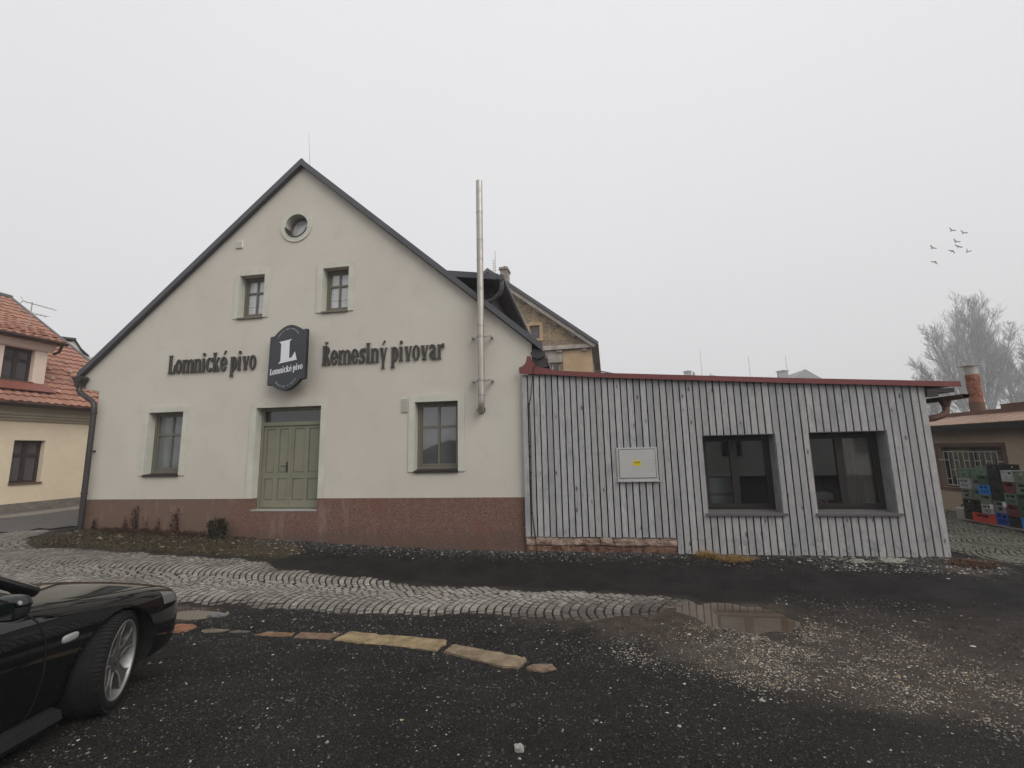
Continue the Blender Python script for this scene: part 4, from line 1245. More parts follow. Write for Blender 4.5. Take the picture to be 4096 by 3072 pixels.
m.tube([(6.38,.12,2.75),(6.38,.12,2.62),(6.36,.11,2.54),(6.28,.10,2.47),(6.15,.10,2.43),(6.03,.12,2.41),(6.02,.2,2.36),(6.02,.22,.2)], .052, 12); m.tube([(6.38,.12,2.80),(6.38,.12,2.72),(6.38,.12,2.62)], [.10,.085,.053], 14)
m.build('gutter', M['fascia_brown'], rf)
def shed_window(w, blind):
    x0, x1, z0, z1 = w; yf = .17
    m = MB(); a = .055
    m.prism(rect((x0,x1,z0,z1)), 'y', yf, yf+.07, [rect((x0+a,x1-a,z0+a+.01,z1-a))])
    win = m.build('window', M['frame_dark'], shed)
    xm = (x0+x1)/2-.03
    sash = [(x0+a+.003, xm+.0), (xm+.004, x1-a-.003)]
    for k, (p, q) in enumerate(sash):
        m = MB(); b = .062
        m.prism(rect((p,q,z0+a+.013,z1-a-.003)), 'y', yf-.018+.004*k, yf+.045, [rect((p+b,q-b,z0+a+.013+b,z1-a-.003-b))])
        m.build('sash', M['frame_dark'], win)
        m = MB(); m.box(p+b-.01,q-b+.01,yf+.01,yf+.016,z0+a+b,z1-a-b+.01); m.build('pane', M['clear'], win)
    m = MB(); m.prism([(yf+.0,z0+.03),(-.15,z0-.004),(-.15,z0-.045),(-.142,z0-.045),(-.142,z0-.02),(yf,z0-.0)], 'x', x0-.03, x1+.05)
    m.build('sill', M['sill_grey'], win)
    m = MB(); m.box(x0-.001,x0+.014,-.0815,yf,z0,z1); m.box(x1-.014,x1+.001,-.0815,yf,z0,z1); m.box(x0+.0145,x1-.0145,-.0815,yf,z1-.012,z1+.001)
    m.build('reveal', M['reveal'], win)
    return win
shed_window(W1, False); shed_window(W2, True)
# dim room behind the two windows
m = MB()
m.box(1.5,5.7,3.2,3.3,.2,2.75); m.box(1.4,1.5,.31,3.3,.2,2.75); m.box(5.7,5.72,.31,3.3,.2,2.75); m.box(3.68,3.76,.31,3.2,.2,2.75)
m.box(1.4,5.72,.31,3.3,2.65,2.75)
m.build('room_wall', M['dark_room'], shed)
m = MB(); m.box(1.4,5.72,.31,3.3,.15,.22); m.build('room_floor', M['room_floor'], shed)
# things placed behind the panes
m = MB(); 
vat = thing('stand_in_vat', 'guessed pale grey vat standing in for a reflection in the left annexe window', 'vat', (2.56,1.0,.22))  # guessed vat, added for the pale reflection in the left pane
m.tube([(2.56,1.0,.3),(2.56,1.0,1.10),(2.56,1.0,1.42)], .52, 28, True); m.build('tank', M['vat'], vat)
m = MB(); m.tube([(2.56,1.0,1.08),(2.56,1.0,1.13)], .535, 28); m.build('hoop', M['alu'], vat)
m = MB(); m.tube([(2.56,1.0,1.42),(2.56,1.0,1.47),(2.56,1.0,1.52)], [.53,.5,.12], 28); m.build('lid', M['sill_grey'], vat)
fz = thing('ice_cream_freezer', 'red and white chest freezer with a heart swirl behind the right annexe window', 'freezer', (4.33,.75,.22))
m = MB(); m.bevbox(3.80,4.60,.55,1.05,.22,.98,.02); m.build('body', M['freezer_red'], fz)
m = MB(); m.bevbox(3.79,4.61,.54,1.06,.981,1.12,.02); m.build('lid', M['freezer_white'], fz)
def heart(m, cx, cz, s, y):
    for k, sc in enumerate((1., .55)):
        p = []
        for i in range(41):
            t = -PI+2*PI*i/40
            p.append((cx+sc*s*.062*(16*math.sin(t)**3)/1.0*.9, y, cz+sc*s*.062*(13*math.cos(t)-5*math.cos(2*t)-2*math.cos(3*t)-math.cos(4*t))))
        m.tube(p, .014, 6, False)
m = MB(); heart(m, 4.30, .88, .2, .545); m.build('heart_mark', M['freezer_white'], fz)
m = MB()
n = 22
pl = [(4.60+.62*i/n, .30+.02*math.sin(i*1.9)) for i in range(n+1)]
m.prism(pl+[(x,y+.012) for x,y in pl[::-1]], 'z', .93, 2.2)
m.top('window_blind', M['curtain'], 'beige cloth blind hanging behind the right pane of the right annexe window', 'blind')
m = MB(); m.tube([(5.0,.255,.90),(5.0,.255,.98),(5.0,.255,1.04)], [.05,.042,.028], 14); m.tube([(5.0,.255,1.04),(5.0,.255,1.05)], .02, 10)
m.top('white_vase', M['freezer_white'], 'small white tapered vase on the inner sill of the right annexe window', 'vase')

# gas meter cabinet
cab = thing('meter_cabinet', 'pale grey utility cabinet with a yellow HUP sticker set in the boards', 'cabinet', (1.0,-.1,1.43))
a = (.632,1.372,1.425,2.035)
m = MB(); m.prism(rect(a), 'y', -.128, -.02, [rect((a[0]+.035,a[1]-.035,a[2]+.04,a[3]-.03))]); m.build('frame', M['alu'], cab)
m = MB(); m.bevbox(a[0]+.043,a[1]-.043,-.140,-.118,a[2]+.05,a[3]-.04,.005); m.box(a[0]+.03,a[1]-.03,-.10,-.03,a[2]+.03,a[3]-.03)
cd = m.build('door', M['cabinet'], cab)
m = MB(); m.box(a[0]+.036,a[1]-.036,-.117,-.11,a[2]+.041,a[3]-.031); m.build('door_gap', M['ink'], cab)
m = MB(); m.tube([(1.30,-.146,1.73),(1.30,-.138,1.73)], .008, 8); m.build('lock', M['ink'], cd)
m = MB(); m.box(.925,1.065,-.1425,-.1403,1.695,1.79); lb = m.build('warning_sticker', M['yellow'], cab)
m = MB()
w = [0]
text_mb(m, 'HUP', .058, lambda x, y: (.940+x*1.02, -.1432, 1.737+y))
m.v = m.v+[]; mm = MB(); mm.add([(p[0]+.003, p[1]-.0002, p[2]) for p in m.v], m.f); m.add(mm.v, mm.f)
text_mb(m, 'HLAVNÍ UZÁVĚR PLYNU', .0115, lambda x, y: (.935+x*.98, -.1432, 1.715+y))
m.build('sticker_text', M['ink'], lb)
m = MB(); m.box(a[0]-.01,a[1]+.015,-.16,-.06,a[2]-.022,a[2]-.001); m.build('drip_sill', M['alu'], cab)

# earthing cable down the boards
m = MB()
m.tube([(-.80,-.02,3.55),(-.815,-.10,3.64),(-.815,-.16,3.71),(-.85,-.19,3.71),(-.89,-.19,3.62),(-.92,-.17,3.40),(-.95,-.13,3.15),(-1.0,-.118,2.93)], .008, 6)
m.tube([(-1.0,-.118,2.93),(-.99,-.118,2.2),(-1.0,-.118,1.35),(-1.0,-.118,.84),(-.95,-.118,.40),(-.93,-.125,.12)], .009, 6)
for z in (2.93, 2.1, 1.9, 1.6, .84): m.tube([(-1.0,-.118,z-.012),(-1.0,-.118,z+.012)], .017, 6)
m.top('earthing_cable', M['weed'], 'thin brown cable looping over the red fascia and down the boards', 'cable')

# ------------------------------------------------------------------ yellow house across the street (left)
yh = thing('yellow_house', 'pale yellow house with red tiled roof and a dormer across the side street', 'house', (-20, 2.5, .4))
HX = -16.8
def wall_x(m, x0, x1, y0, y1, z0, z1, holes):
    """wall normal to x with rectangular holes (y0,y1,z0,z1)"""
    m.prism([(y0,z0),(y1,z0),(y1,z1),(y0,z1)], 'x', x0, x1, [[(h[0],h[2]),(h[1],h[2]),(h[1],h[3]),(h[0],h[3])] for h in holes])
hw_ = [(2.02,2.80,1.37,2.65), (-.6,.18,1.37,2.65)]
m = MB(); wall_x(m, HX, HX-.35, -6, 5.6, .78, 3.42, hw_); m.box(-28,HX-.35,5.25,5.6,.2,3.9); m.box(-28,HX-.35,-6,-5.7,.2,3.9)
m.prism([(HX-.3,3.8),(-28,3.8),(-24.0,8.4)], 'y', 5.3, 5.55)
m.build('wall', M['yellow_wall'], yh)
m = MB(); m.box(HX-.3,HX+.03,-6,5.6,.2,.78); m.build('plinth', M['grey_plinth'], yh)
m = MB()
m.prism([(HX-.02,3.24),(HX+.06,3.24),(HX+.08,3.30),(HX+.13,3.33),(HX+.13,3.37),(HX+.19,3.41),(HX+.2,3.47),(HX+.3,3.74),(HX-.02,3.74)], 'y', -6, 5.62)
m.build('cornice', M['cornice'], yh)
def house_window_x(parent, x, h, deep, name='window'):
    y0, y1, z0, z1 = h
    m = MB(); a = .07
    m.prism([(y0,z0),(y1,z0),(y1,z1),(y0,z1)], 'x', x-deep, x-deep-.07, [[(y0+a,z0+a),((y0+y1)/2-.05,z0+a),((y0+y1)/2-.05,z0+(z1-z0)*.62),(y0+a,z0+(z1-z0)*.62)],[((y0+y1)/2+.05,z0+a),(y1-a,z0+a),(y1-a,z0+(z1-z0)*.62),((y0+y1)/2+.05,z0+(z1-z0)*.62)],[(y0+a,z0+(z1-z0)*.69),((y0+y1)/2-.05,z0+(z1-z0)*.69),((y0+y1)/2-.05,z1-a),(y0+a,z1-a)],[((y0+y1)/2+.05,z0+(z1-z0)*.69),(y1-a,z0+(z1-z0)*.69),(y1-a,z1-a),((y0+y1)/2+.05,z1-a)]])
    w = m.build(name, M['brown_frame'], parent)
    m = MB(); m.box(x-deep-.05,x-deep-.04,y0+.02,y1-.02,z0+.02,z1-.02); m.build('pane', M['glass_pale2'], w)
    m = MB(); m.box(x-deep,x+.05,y0-.01,y1+.02,z0-.035,z0+.005); m.build('sill', M['tile_flash'] if deep < .1 else M['fascia_brown'], w)
    return w
M['glass_pale2'] = m_glass('grey_net_curtain_glass', (.07,.062,.065), .08, 1.6)
for h in hw_: house_window_x(yh, HX, h, .16)
# roof planes
def tiled(m, x0, z0, x1, z1, y0, y1, rows, col=.22, lift=.055, amp=.022):
    """stepped, wavy tile courses climbing from (x0,z0) to (x1,z1)"""
    n = int((y1-y0)/(col/4))
    sl = math.hypot(x1-x0, z1-z0); dx, dz = (x1-x0)/sl, (z1-z0)/sl; nx_, nz_ = -dz*(1 if dx < 0 else -1), abs(dx)
    nx_ = abs(dz); 
    for r in range(rows):
        s0, s1 = sl*r/rows, sl*(r+1)/rows+.03
        vs = []
        for k in range(n+1):
            y = y0+(y1-y0)*k/n
            h = amp*math.sin(2*PI*(y-y0)/col)
            jog = .012*math.sin(r*12.9+k*.7)
            for s, l in ((s0+jog, 0), (s0+jog, lift+h), (s1, .012+h*.9)):
                vs.append((x0+dx*s+nx_*l, y, z0+dz*s+nz_*l))
        fs = []
        for k in range(n):
            a = k*3; b = a+3
            fs += [(a,b,b+1,a+1),(a+1,b+1,b+2,a+2)]
        m.add(vs, fs)
m = MB(); tiled(m, -16.42, 3.76, -24.1, 8.98, -6.2, 5.78, 25)
m.prism([(-16.42,3.75),(-24.1,8.95),(-24.1,8.75),(-16.5,3.62)], 'y', -6.2, 5.78)
m.prism([(-24.1,8.95),(-31.5,3.9),(-31.5,3.7),(-24.1,8.75)], 'y', -6.2, 5.78)
yr = m.build('roof', M['tiles'], yh)
m = MB(); m.tube([(-24.1,-6.2,9.0),(-24.1,5.85,9.0)], .13, 8); m.tube([(-16.4,5.8,3.80),(-24.1,5.8,9.02)], .07, 6); m.build('ridge_tiles', M['sill_grey'], yr)
for r, zz in enumerate((4.2,4.72,5.15,5.6)):
    for k in range(5):
        y = 3.05+.62*k+(.31 if r % 2 else 0)
        if y < 5.6:
            x = -16.42-(zz-3.76)/.68
            m = MB(); m.prism([(x+.02,zz+.04),(x+.11,zz+.05),(x+.10,zz+.12),(x-.02,zz+.13)], 'y', y, y+.10); m.build('snow_guard', M['snow_guard'], yr)
m = MB(); half_gutter(m, -16.36, 3.72, -6.2, 5.8, .08); m.box(-16.46,-16.43,-6.2,5.8,3.64,3.76); m.build('gutter', M['brown_frame'], yr)
# dormer
DXX = -17.3
m = MB(); dh = (1.78,2.55,4.51,5.55)
wall_x(m, DXX, DXX-.25, -2.5, 2.88, 4.2, 5.62, [dh]); m.box(-20.6,DXX-.25,2.63,2.88,4.3,5.7)
dmr = m.build('dormer', M['pink_wall'], yh)
m = MB(); m.prism([(DXX-.01,5.56),(DXX+.05,5.56),(DXX+.12,5.66),(DXX+.2,5.84),(DXX-.01,5.84)], 'y', -2.5, 2.98); m.build('dormer_cornice', M['pink_wall'], dmr)
house_window_x(yh, DXX, dh, .14)
m = MB(); m.sheet([(DXX+.02,-2.6,4.49),(DXX+.02,2.95,4.49),(DXX+.45,2.95,4.20),(DXX+.45,-2.6,4.20)][::-1], .03); m.build('flashing', M['tile_flash'], dmr)
m = MB(); tiled(m, -17.02, 5.90, -24.0, 9.04, -2.7, 3.14, 19); m.prism([(-17.02,5.89),(-24.0,9.02),(-24.0,8.9),(-17.1,5.78)], 'y', -2.7, 3.14)
for k in range(12):
    for r in range(2):
        y = -.3+.29*k+(.14 if r else 0); x = -17.25-.35*r; z = 6.06+.16*r
        if y < 3: m.prism([(x+.02,z),(x+.12,z+.02),(x+.10,z+.10),(x-.02,z+.12)], 'y', y, y+.11)
m.build('dormer_roof', M['tiles'], dmr)
m = MB(); half_gutter(m, -16.97, 5.87, -2.7, 3.16, .075); m.tube([(-17.02,3.05,5.8),(-17.1,3.05,5.6),(-17.25,3.0,5.5)], .04, 8); m.build('dormer_gutter', M['brown_frame'], dmr)

# aerials
def aerial(name, base, h, boom_y, booms, label, n=7):
    r = thing(name, label, 'aerial', base)
    m = MB(); x, y, z = base
    m.tube([(x,y,z),(x,y,z+h)], .018, 6); m.build('mast', M['galv'], r)
    for (zb, y0, y1, rise, el) in booms:
        m = MB()
        m.tube([(x,y+y0,z+zb),(x,y+y1,z+zb+rise)], .012, 5)
        for k in range(n):
            t = k/(n-1); yy = y+y0+(y1-y0)*t; zz = z+zb+rise*t
            m.tube([(x-el*(1-.4*t),yy,zz),(x+el*(1-.4*t),yy,zz)], .006, 4)
        m.tube([(x-.06,y+y0-.05,z+zb+.16),(x,y+y0,z+zb),(x-.06,y+y0-.05,z+zb-.10)], .009, 4)
        m.build('boom', M['galv'], r)
aerial('roof_aerial', (-19.0,3.36,6.0), 1.58, 0, [(1.53,-.25,.72,-.02,.12),(1.17,-.28,.48,.02,.22)], 'spindly television aerial with two booms above the tiled roof')

# white building further up the street
wb = thing('white_building', 'off white building with dark roof edge and curved gable behind the tiled roof', 'house', (-24,9.5,.4))
m = MB(); m.box(-28,-22.3,6.3,7.05,.4,7.22); m.prism([(7.06,.4),(7.06,7.30),(7.25,7.24),(7.38,6.95),(7.55,6.78),(7.72,6.72),(9.5,6.66),(9.5,.4)], 'x', -28, -22.31)
m.build('wall', M['white_wall'], wb)
m = MB(); m.sheet([(-22.2,5.9,7.28),(-22.2,7.12,7.42),(-28.2,7.12,7.5),(-28.2,5.9,7.4)], .09); m.sheet([(-22.25,7.12,7.40),(-22.25,7.42,7.02),(-28,7.42,7.02),(-28,7.12,7.40)], .06); m.sheet([(-22.25,7.42,7.02),(-22.25,7.78,6.75),(-28,7.78,6.75),(-28,7.42,7.02)], .05)
m.build('roof', M['roof_edge'], wb)

# ------------------------------------------------------------------ ochre gable house behind
ra = R(-86.75+180)
rd = Vector((math.sin(ra), math.cos(ra), 0)); rn = Vector((rd.y, -rd.x, 0))   # rn points away from us
if rn.y < 0: rn = -rn
RO = Vector((0, 15, 0))
och = thing('ochre_house', 'tall ochre house with peeling render and grey gable cornice behind the brewery', 'house', RO + rd*(-5) + rn*5)
def pr_r(m, poly, t0, t1, holes=()):
    """prism in the gable plane: poly in (along, z); t = depth behind the plane"""
    k = len(m.v)
    m.prism(poly, 'y', t0, t1, holes)
    for i in range(k, len(m.v)):
        s, t, z = m.v[i]
        p = RO + rd*s + rn*t; m.v[i] = (p.x, p.y, z)
RX = -4.95; RZ = 12.30
def rz_(s): return RZ-(abs(s-RX))*.795
m = MB()
gw = (-2.62,-2.09,8.17,8.89); lw = (-1.80,-1.05,5.6,6.70)
E1 = .74
pr_r(m, [(-10.6,0),(E1,0),(E1,rz_(E1)),(RX,rz_(RX)),(-10.6,rz_(-10.6))], 0, .4, [rect(gw), rect(lw)])
pr_r(m, [(E1-.4,0),(E1,0),(E1,7.6),(E1-.4,7.6)], .4, 9)
pr_r(m, [(-10.6,0),(-10.2,0),(-10.2,7.6),(-10.6,7.6)], .4, 9)
pr_r(m, [(-10.6,0),(E1,0),(E1,rz_(E1)),(RX,rz_(RX)),(-10.6,rz_(-10.6))], 9, 9.3)
m.build('wall', M['ochre'], och)
m = MB(); pr_r(m, [(-.82,4),(E1+.01,4),(E1+.01,7.36),(-.82,7.36)], -.03, -.005); m.build('corner_panel', M['ochre_light'], och)
m = MB()
ov = 1.12
pr_r(m, [(RX,RZ+.18),(ov,RZ+.18-(ov-RX)*.795),(ov,RZ-.03-(ov-RX)*.795),(RX,RZ-.05)], -.42, 9.4)
pr_r(m, [(RX,RZ+.18),(RX-(ov-RX),RZ+.18-(ov-RX)*.795),(RX-(ov-RX),RZ-.03-(ov-RX)*.795),(RX,RZ-.05)], -.42, 9.4)
orf = m.build('roof', M['anthracite'], och)
m = MB()
pr_r(m, [(RX,RZ-.07),(ov-.1,RZ-.07-(ov-.1-RX)*.795),(ov-.25,RZ-.32-(ov-.25-RX)*.795+.03),(RX,RZ-.34)], -.33, -.005)
pr_r(m, [(RX,RZ-.07),(RX,RZ-.34),(RX-5,RZ-.34-5*.795),(RX-5,RZ-.07-5*.795)], -.33, -.005)
pr_r(m, [(-2.1,7.42),(E1+.06,7.42),(E1+.18,7.62),(-2.1,7.66)], -.22, -.006)
pr_r(m, [(E1+.01,7.40),(E1+.36,7.50),(E1+.36,7.62),(E1+.01,7.62)], -.2, 9)
m.build('cornice', M['cornice_grey'], och)
for s in (-3.92,-3.0,-2.1,-1.15,-.28):
    m = MB(); z = rz_(s)-.36; pr_r(m, [(s-.14,z+.16),(s+.16,z-.06),(s+.10,z-.17),(s-.20,z+.06)], -.2, -.004); m.build('cornice_block', M['chimney'], och)
for s in (-1.0,.35):
    m = MB(); pr_r(m, [(s-.14,7.27),(s+.14,7.27),(s+.16,7.42),(s-.16,7.42)], -.16, -.004); m.build('cornice_block', M['chimney'], och)
m = MB(); pr_r(m, [(-2.0,6.86),(-.85,6.86),(-.85,7.40),(-2.0,7.40)], -.05, -.006); pr_r(m, [(-1.98,6.72),(-.86,6.72),(-.86,6.86),(-1.98,6.86)], -.14, -.006); m.build('window_hood', M['cornice_grey'], och)
for k, (h, mt) in enumerate(((gw,'glass_pale2'), (lw,'glass_pale2'))):
    m = MB(); a = .05
    hs = [rect((h[0]+a,h[1]-a,h[2]+a,h[3]-a))] if k == 0 else [rect((h[0]+a,(h[0]+h[1])/2-.03,h[2]+a,h[3]-a)), rect(((h[0]+h[1])/2+.03,h[1]-a,h[2]+a,h[3]-a))]
    pr_r(m, rect(h), .12, .18, hs); w = m.build('window', M['freezer_white'] if k else M['cornice_grey'], och)
    m = MB(); pr_r(m, rect((h[0]+.02,h[1]-.02,h[2]+.02,h[3]-.02)), .14, .155); m.build('pane', M[mt], w)
m = MB()
pr_r(m, [(-2.84,8.93),(-1.9,8.93),(-1.9,9.07),(-2.84,9.07)], -.06, -.004); pr_r(m, [(-2.84,8.1),(-2.64,8.1),(-2.64,8.93),(-2.84,8.93)], -.04, -.004); pr_r(m, [(-2.07,8.1),(-1.9,8.1),(-1.9,8.93),(-2.07,8.93)], -.04, -.004); pr_r(m, [(-2.86,8.02),(-1.88,8.02),(-1.88,8.12),(-2.86,8.12)], -.10, -.004)
m.build('window_surround', M['ochre_light'], och)
m = MB(); pr_r(m, [(-4.44,11.0),(-4.02,11.0),(-4.02,12.72),(-4.44,12.72)], .6, 1.35); ch = m.build('chimney', M['chimney'], och)
m = MB(); pr_r(m, [(-4.5,12.72),(-3.96,12.72),(-3.96,12.86),(-4.5,12.86)], .53, 1.42); m.build('chimney_cap', M['chimney'], ch)
m = MB(); c_ = RO+rd*(-4.22)+rn*.95; m.tube([(c_.x,c_.y,12.86),(c_.x,c_.y,12.98)], .07, 10); m.tube([(c_.x,c_.y,12.99),(c_.x,c_.y,13.05)], [.17,.09], 12); m.build('cowl', M['sill_grey'], ch)
c_ = RO+rd*(-4.70)+rn*.5
a_ = thing('mast_aerial', 'tall thin mast aerial beside the chimney of the ochre house', 'aerial', (c_.x, c_.y, 12.2))
m = MB(); m.tube([(c_.x,c_.y,12.1),(c_.x,c_.y,13.9)], .02, 6); m.build('mast', M['galv'], a_)
m = MB(); m.tube([(c_.x-.09,c_.y,12.55),(c_.x-.09,c_.y,13.32)], .014, 5)
for k in range(5): m.tube([(c_.x-.20,c_.y,12.68+.15*k),(c_.x-.02,c_.y,12.68+.15*k)], .012, 4)
m.tube([(c_.x,c_.y,12.70),(c_.x+.4,c_.y+.2,12.72)], .008, 4)
m.build('boom', M['galv'], a_)
# balustrade edge beside it
m = MB()
for k in range(7): m.box(.85+.14*k,.87+.14*k,16.0,16.03,5.6,6.36-.035*k)
m.prism([(.80,6.36),(2.4,5.98),(2.4,6.03),(.80,6.42)], 'y', 15.98, 16.05)
m.top('balcony_railing', M['sill_grey'], 'slanting grey railing beside the ochre house above the red fascia', 'railing')

# ------------------------------------------------------------------ far houses in the mist
M['mist_pale'] = mk('mist_paled_slate', (.34, .335, .33), .9, .15, .15, 2)  # pale tone paints mist onto the far roofs and chimneys
def far_house(c, w, d, zr, chim, label, gable=False):
    h = thing('far_house', label, 'house', (c[0], c[1], 0), (0, 0, 0), 'far houses in the mist')
    x, y = c
    m = MB(); m.box(x-w/2,x+w/2,y-d/2,y+d/2,0,zr-3); m.build('wall', M['ochre_light'], h)
    m = MB()
    if gable: m.prism([(x-w/2-.4,zr-3.1),(x+w/2+.4,zr-3.1),(x,zr)], 'y', y-d/2-.4, y+d/2+.4)
    else: m.prism([(y-d/2-.4,zr-3.1),(y+d/2+.4,zr-3.1),(y,zr)], 'x', x-w/2-.4, x+w/2+.4)
    r = m.build('roof', M['mist_pale'], h)
    for (cx, z1, wd, kind) in chim:
        m = MB(); m.box(x+cx-wd/2,x+cx+wd/2,y-.4,y+.4,zr-1.5,z1); k = m.build('chimney', M['mist_pale'], h)
        if kind:
            m = MB(); m.prism([(x+cx-wd*.7,z1-.02),(x+cx+wd*.7,z1-.02),(x+cx+wd*.1,z1+.2),(x+cx-wd*.1,z1+.2)], 'y', y-.6, y+.6)
            if kind == 2: m.box(x+cx-.06,x+cx+.06,y-.06,y+.06,z1+.2,z1+.75)
            m.build('chimney_cap', M['mist_pale'], k)
far_house((27,94.4), 12, 12, 15.8, [(-2.6,18.7,1.4,1),(-1.3,18.5,.33,0),(2.3,17.4,1.5,2)], 'far misty house roof with two capped chimneys above the red fascia')
far_house((45.9,94.4), 7.8, 12, 17.05, [(-1.65,17.8,1.95,1)], 'far misty house with a broad chimney at the right end', True)
for k, (x, z1, lab) in enumerate(((26.7,22.9,'tallest thin mast rising from the mist, left of three'), (36.5,21.0,'thin lone mast rising from the mist, middle of three'), (43.9,20.7,'thin mast beside the broad misty chimney, right of three'))):
    m = MB(); m.tube([(x,91.3,0),(x-.05,91.3,z1)], [.08,.04], 6); m.top('mast', M['galv'], lab, 'mast', 'thin masts in the mist')

# ------------------------------------------------------------------ low yard building at the right
yb = thing('yard_building', 'low tan yard building with rusty sheet roof and barred window', 'building', (12.5, 1, 0))
YX = 10.0
m = MB(); wall_x(m, YX, YX+.3, -6, 9, -.2, 2.35, [(3.7,5.66,.76,1.86)]); m.box(YX+.3,17,8.7,9,-.2,2.8); m.box(YX+.3,17,-6,-5.7,-.2,2.8); m.build('wall', M['tan_wall'], yb)
m = MB(); m.box(YX-.02,YX+.1,-6,9,-.2,.07); m.build('plinth', M['grey_plinth'], yb)
m = MB(); m.sheet([(YX-.35,-6.3,2.42),(YX+1.0,-6.3,2.70),(YX+1.0,9.2,2.70),(YX-.35,9.2,2.42)][::-1], .03)
for k in range(40):
    y = -6+.4*k
    m.prism([(YX-.35,2.43),(YX+1.0,2.71),(YX+1.0,2.74),(YX-.35,2.46)], 'y', y, y+.02)
m.box(YX+1.0,17,-6.3,9.2,2.6,2.72)
ybr = m.build('roof', M['rust_roof'], yb)
m = MB(); m.box(YX+1.0,YX+1.06,-6.3,4.75,2.70,2.93); m.box(YX+1.0,YX+1.06,4.75,9.2,2.70,2.84); m.box(YX+.98,YX+1.1,-6.3,4.75,2.93,2.955); m.build('parapet_flashing', M['fascia_brown'], ybr)
m = MB(); m.box(YX-.36,YX-.33,-6.3,9.2,2.30,2.43); m.box(YX-.33,YX,-6.3,9.2,2.34,2.37); m.build('fascia', M['trim'], ybr)
m = MB(); m.tube([(YX-.2,-6,2.31),(YX-.2,9,2.31)], .014, 6); m.build('conduit', M['galv'], yb)
m = MB(); wall_x(m, YX+.10, YX+.16, 3.7, 5.66, .76, 1.86, [(3.78,4.65,.84,1.78),(4.71,5.58,.84,1.78)]); w = m.build('window', M['brown_frame'], yb)
m = MB(); m.box(YX+.13,YX+.14,3.72,5.64,.78,1.84); m.build('pane', M['glass_dark'], w)
m = MB(); wall_x(m, YX-.012, YX-.002, 3.6, 5.76, .66, 1.96, [(3.7,5.66,.76,1.86)]); m.build('window_band', M['fascia_brown'], w)
m = MB()
ys = [3.80+.161*k for k in range(11)]
for k, y in enumerate(ys): m.bar((YX-.05,y,.83),(YX-.05,y,1.73), .014)
for z in (.83,1.73): m.bar((YX-.05,3.66 if z > 9 else 3.8,z),(YX-.05,5.41,z), .014)
for k in range(10):
    for z in ((1.0,1.50) if k % 2 else (1.25,)): m.bar((YX-.05,ys[k],z),(YX-.05,ys[k+1],z), .012)
for z in (1.50,): m.bar((YX-.05,3.66,z),(YX-.05,3.8,z), .014); m.bar((YX-.05,5.41,z),(YX-.05,5.62,z), .014)
m.build('window_grille', M['grille'], w)
QX, QY = YX+1.25, 5.76
m = MB(); m.tube([(QX,QY,2.6),(QX,QY,3.90)], .155, 18); fl = m.build('flue_pipe', M['rust'], yb)
m = MB(); m.tube([(QX,QY,2.6),(QX,QY,3.10)], .168, 18); m.build('collar', M['fascia_brown'], fl)
m = MB(); m.tube([(QX,QY,3.89),(QX,QY,4.15)], .148, 18); m.box(QX-.19,QX+.19,QY-.19,QY+.19,4.15,4.17); m.build('cowl', M['galv'], fl)

# ------------------------------------------------------------------ crates on pallets
def crate_mesh(kind, w, d, h):
    """x is depth, front faces -x; y along the stack"""
    m = MB(); t = .014
    if kind == 0: fr = [(-w*.28,w*.28,h*.62,h*.84), (-w*.16,w*.16,h*.2,h*.46)]
    elif kind == 1: fr = [(-w*.34,-w*.06,h*.62,h*.85), (w*.06,w*.34,h*.62,h*.85)]+[(-w*.36+w*.25*k,-w*.20+w*.25*k,h*.12,h*.5) for k in range(3)]
    elif kind == 2: fr = [(-w*.33,w*.33,h*.58,h*.86)]
    elif kind == 3: fr = [(-w*.36+w*.15*k,-w*.25+w*.15*k,h*.10,h*.48) for k in range(5)]+[(-w*.36,-w*.04,h*.6,h*.84),(w*.04,w*.36,h*.6,h*.84)]
    else: fr = [(-w*.2,w*.2,h*.66,h*.86)]
    hs = [[(a,c),(b,c),(b,e),(a,e)] for a, b, c, e in fr]
    out = [(-w/2,0),(w/2,0),(w/2,h-.006),(-w/2,h-.006)]
    m.prism(out, 'x', -d/2, -d/2+t, hs); m.prism(out, 'x', d/2-t, d/2, hs)
    sd = [[(-d*.22,h*.62),(d*.22,h*.62),(d*.22,h*.84),(-d*.22,h*.84)]]
    o2 = [(-d/2+t,0),(d/2-t,0),(d/2-t,h-.006),(-d/2+t,h-.006)]
    for y in (-w/2, w/2-t): m.prism(o2, 'y', y, y+t, sd)
    m.box(-d/2+t,d/2-t,-w/2+t,w/2-t,.004,.016)
    for z in (.0, h-.026):   # rims, a little proud
        m.box(-d/2-.004,-d/2,-w/2-.002,w/2+.002,z+.001,z+.020)
    return m
CC = {'green': (.13,.21,.14), 'dark green': (.045,.085,.055), 'black': (.013,.013,.014), 'bright blue': (.03,.25,.72), 'blue': (.02,.075,.38), 'red': (.62,.07,.04), 'burgundy': (.17,.035,.04), 'grey': (.21,.215,.21), 'pale grey': (.44,.44,.43), 'olive': (.17,.21,.15)}
CM = {k: mk(k.replace(' ', '_')+'_crate_plastic', v, .6, .35, .14, 5) for k, v in CC.items()}
CH = .238; CW = .284; CD = .40
ORD = ['bottom', 'second', 'third', 'fourth', 'fifth', 'sixth']
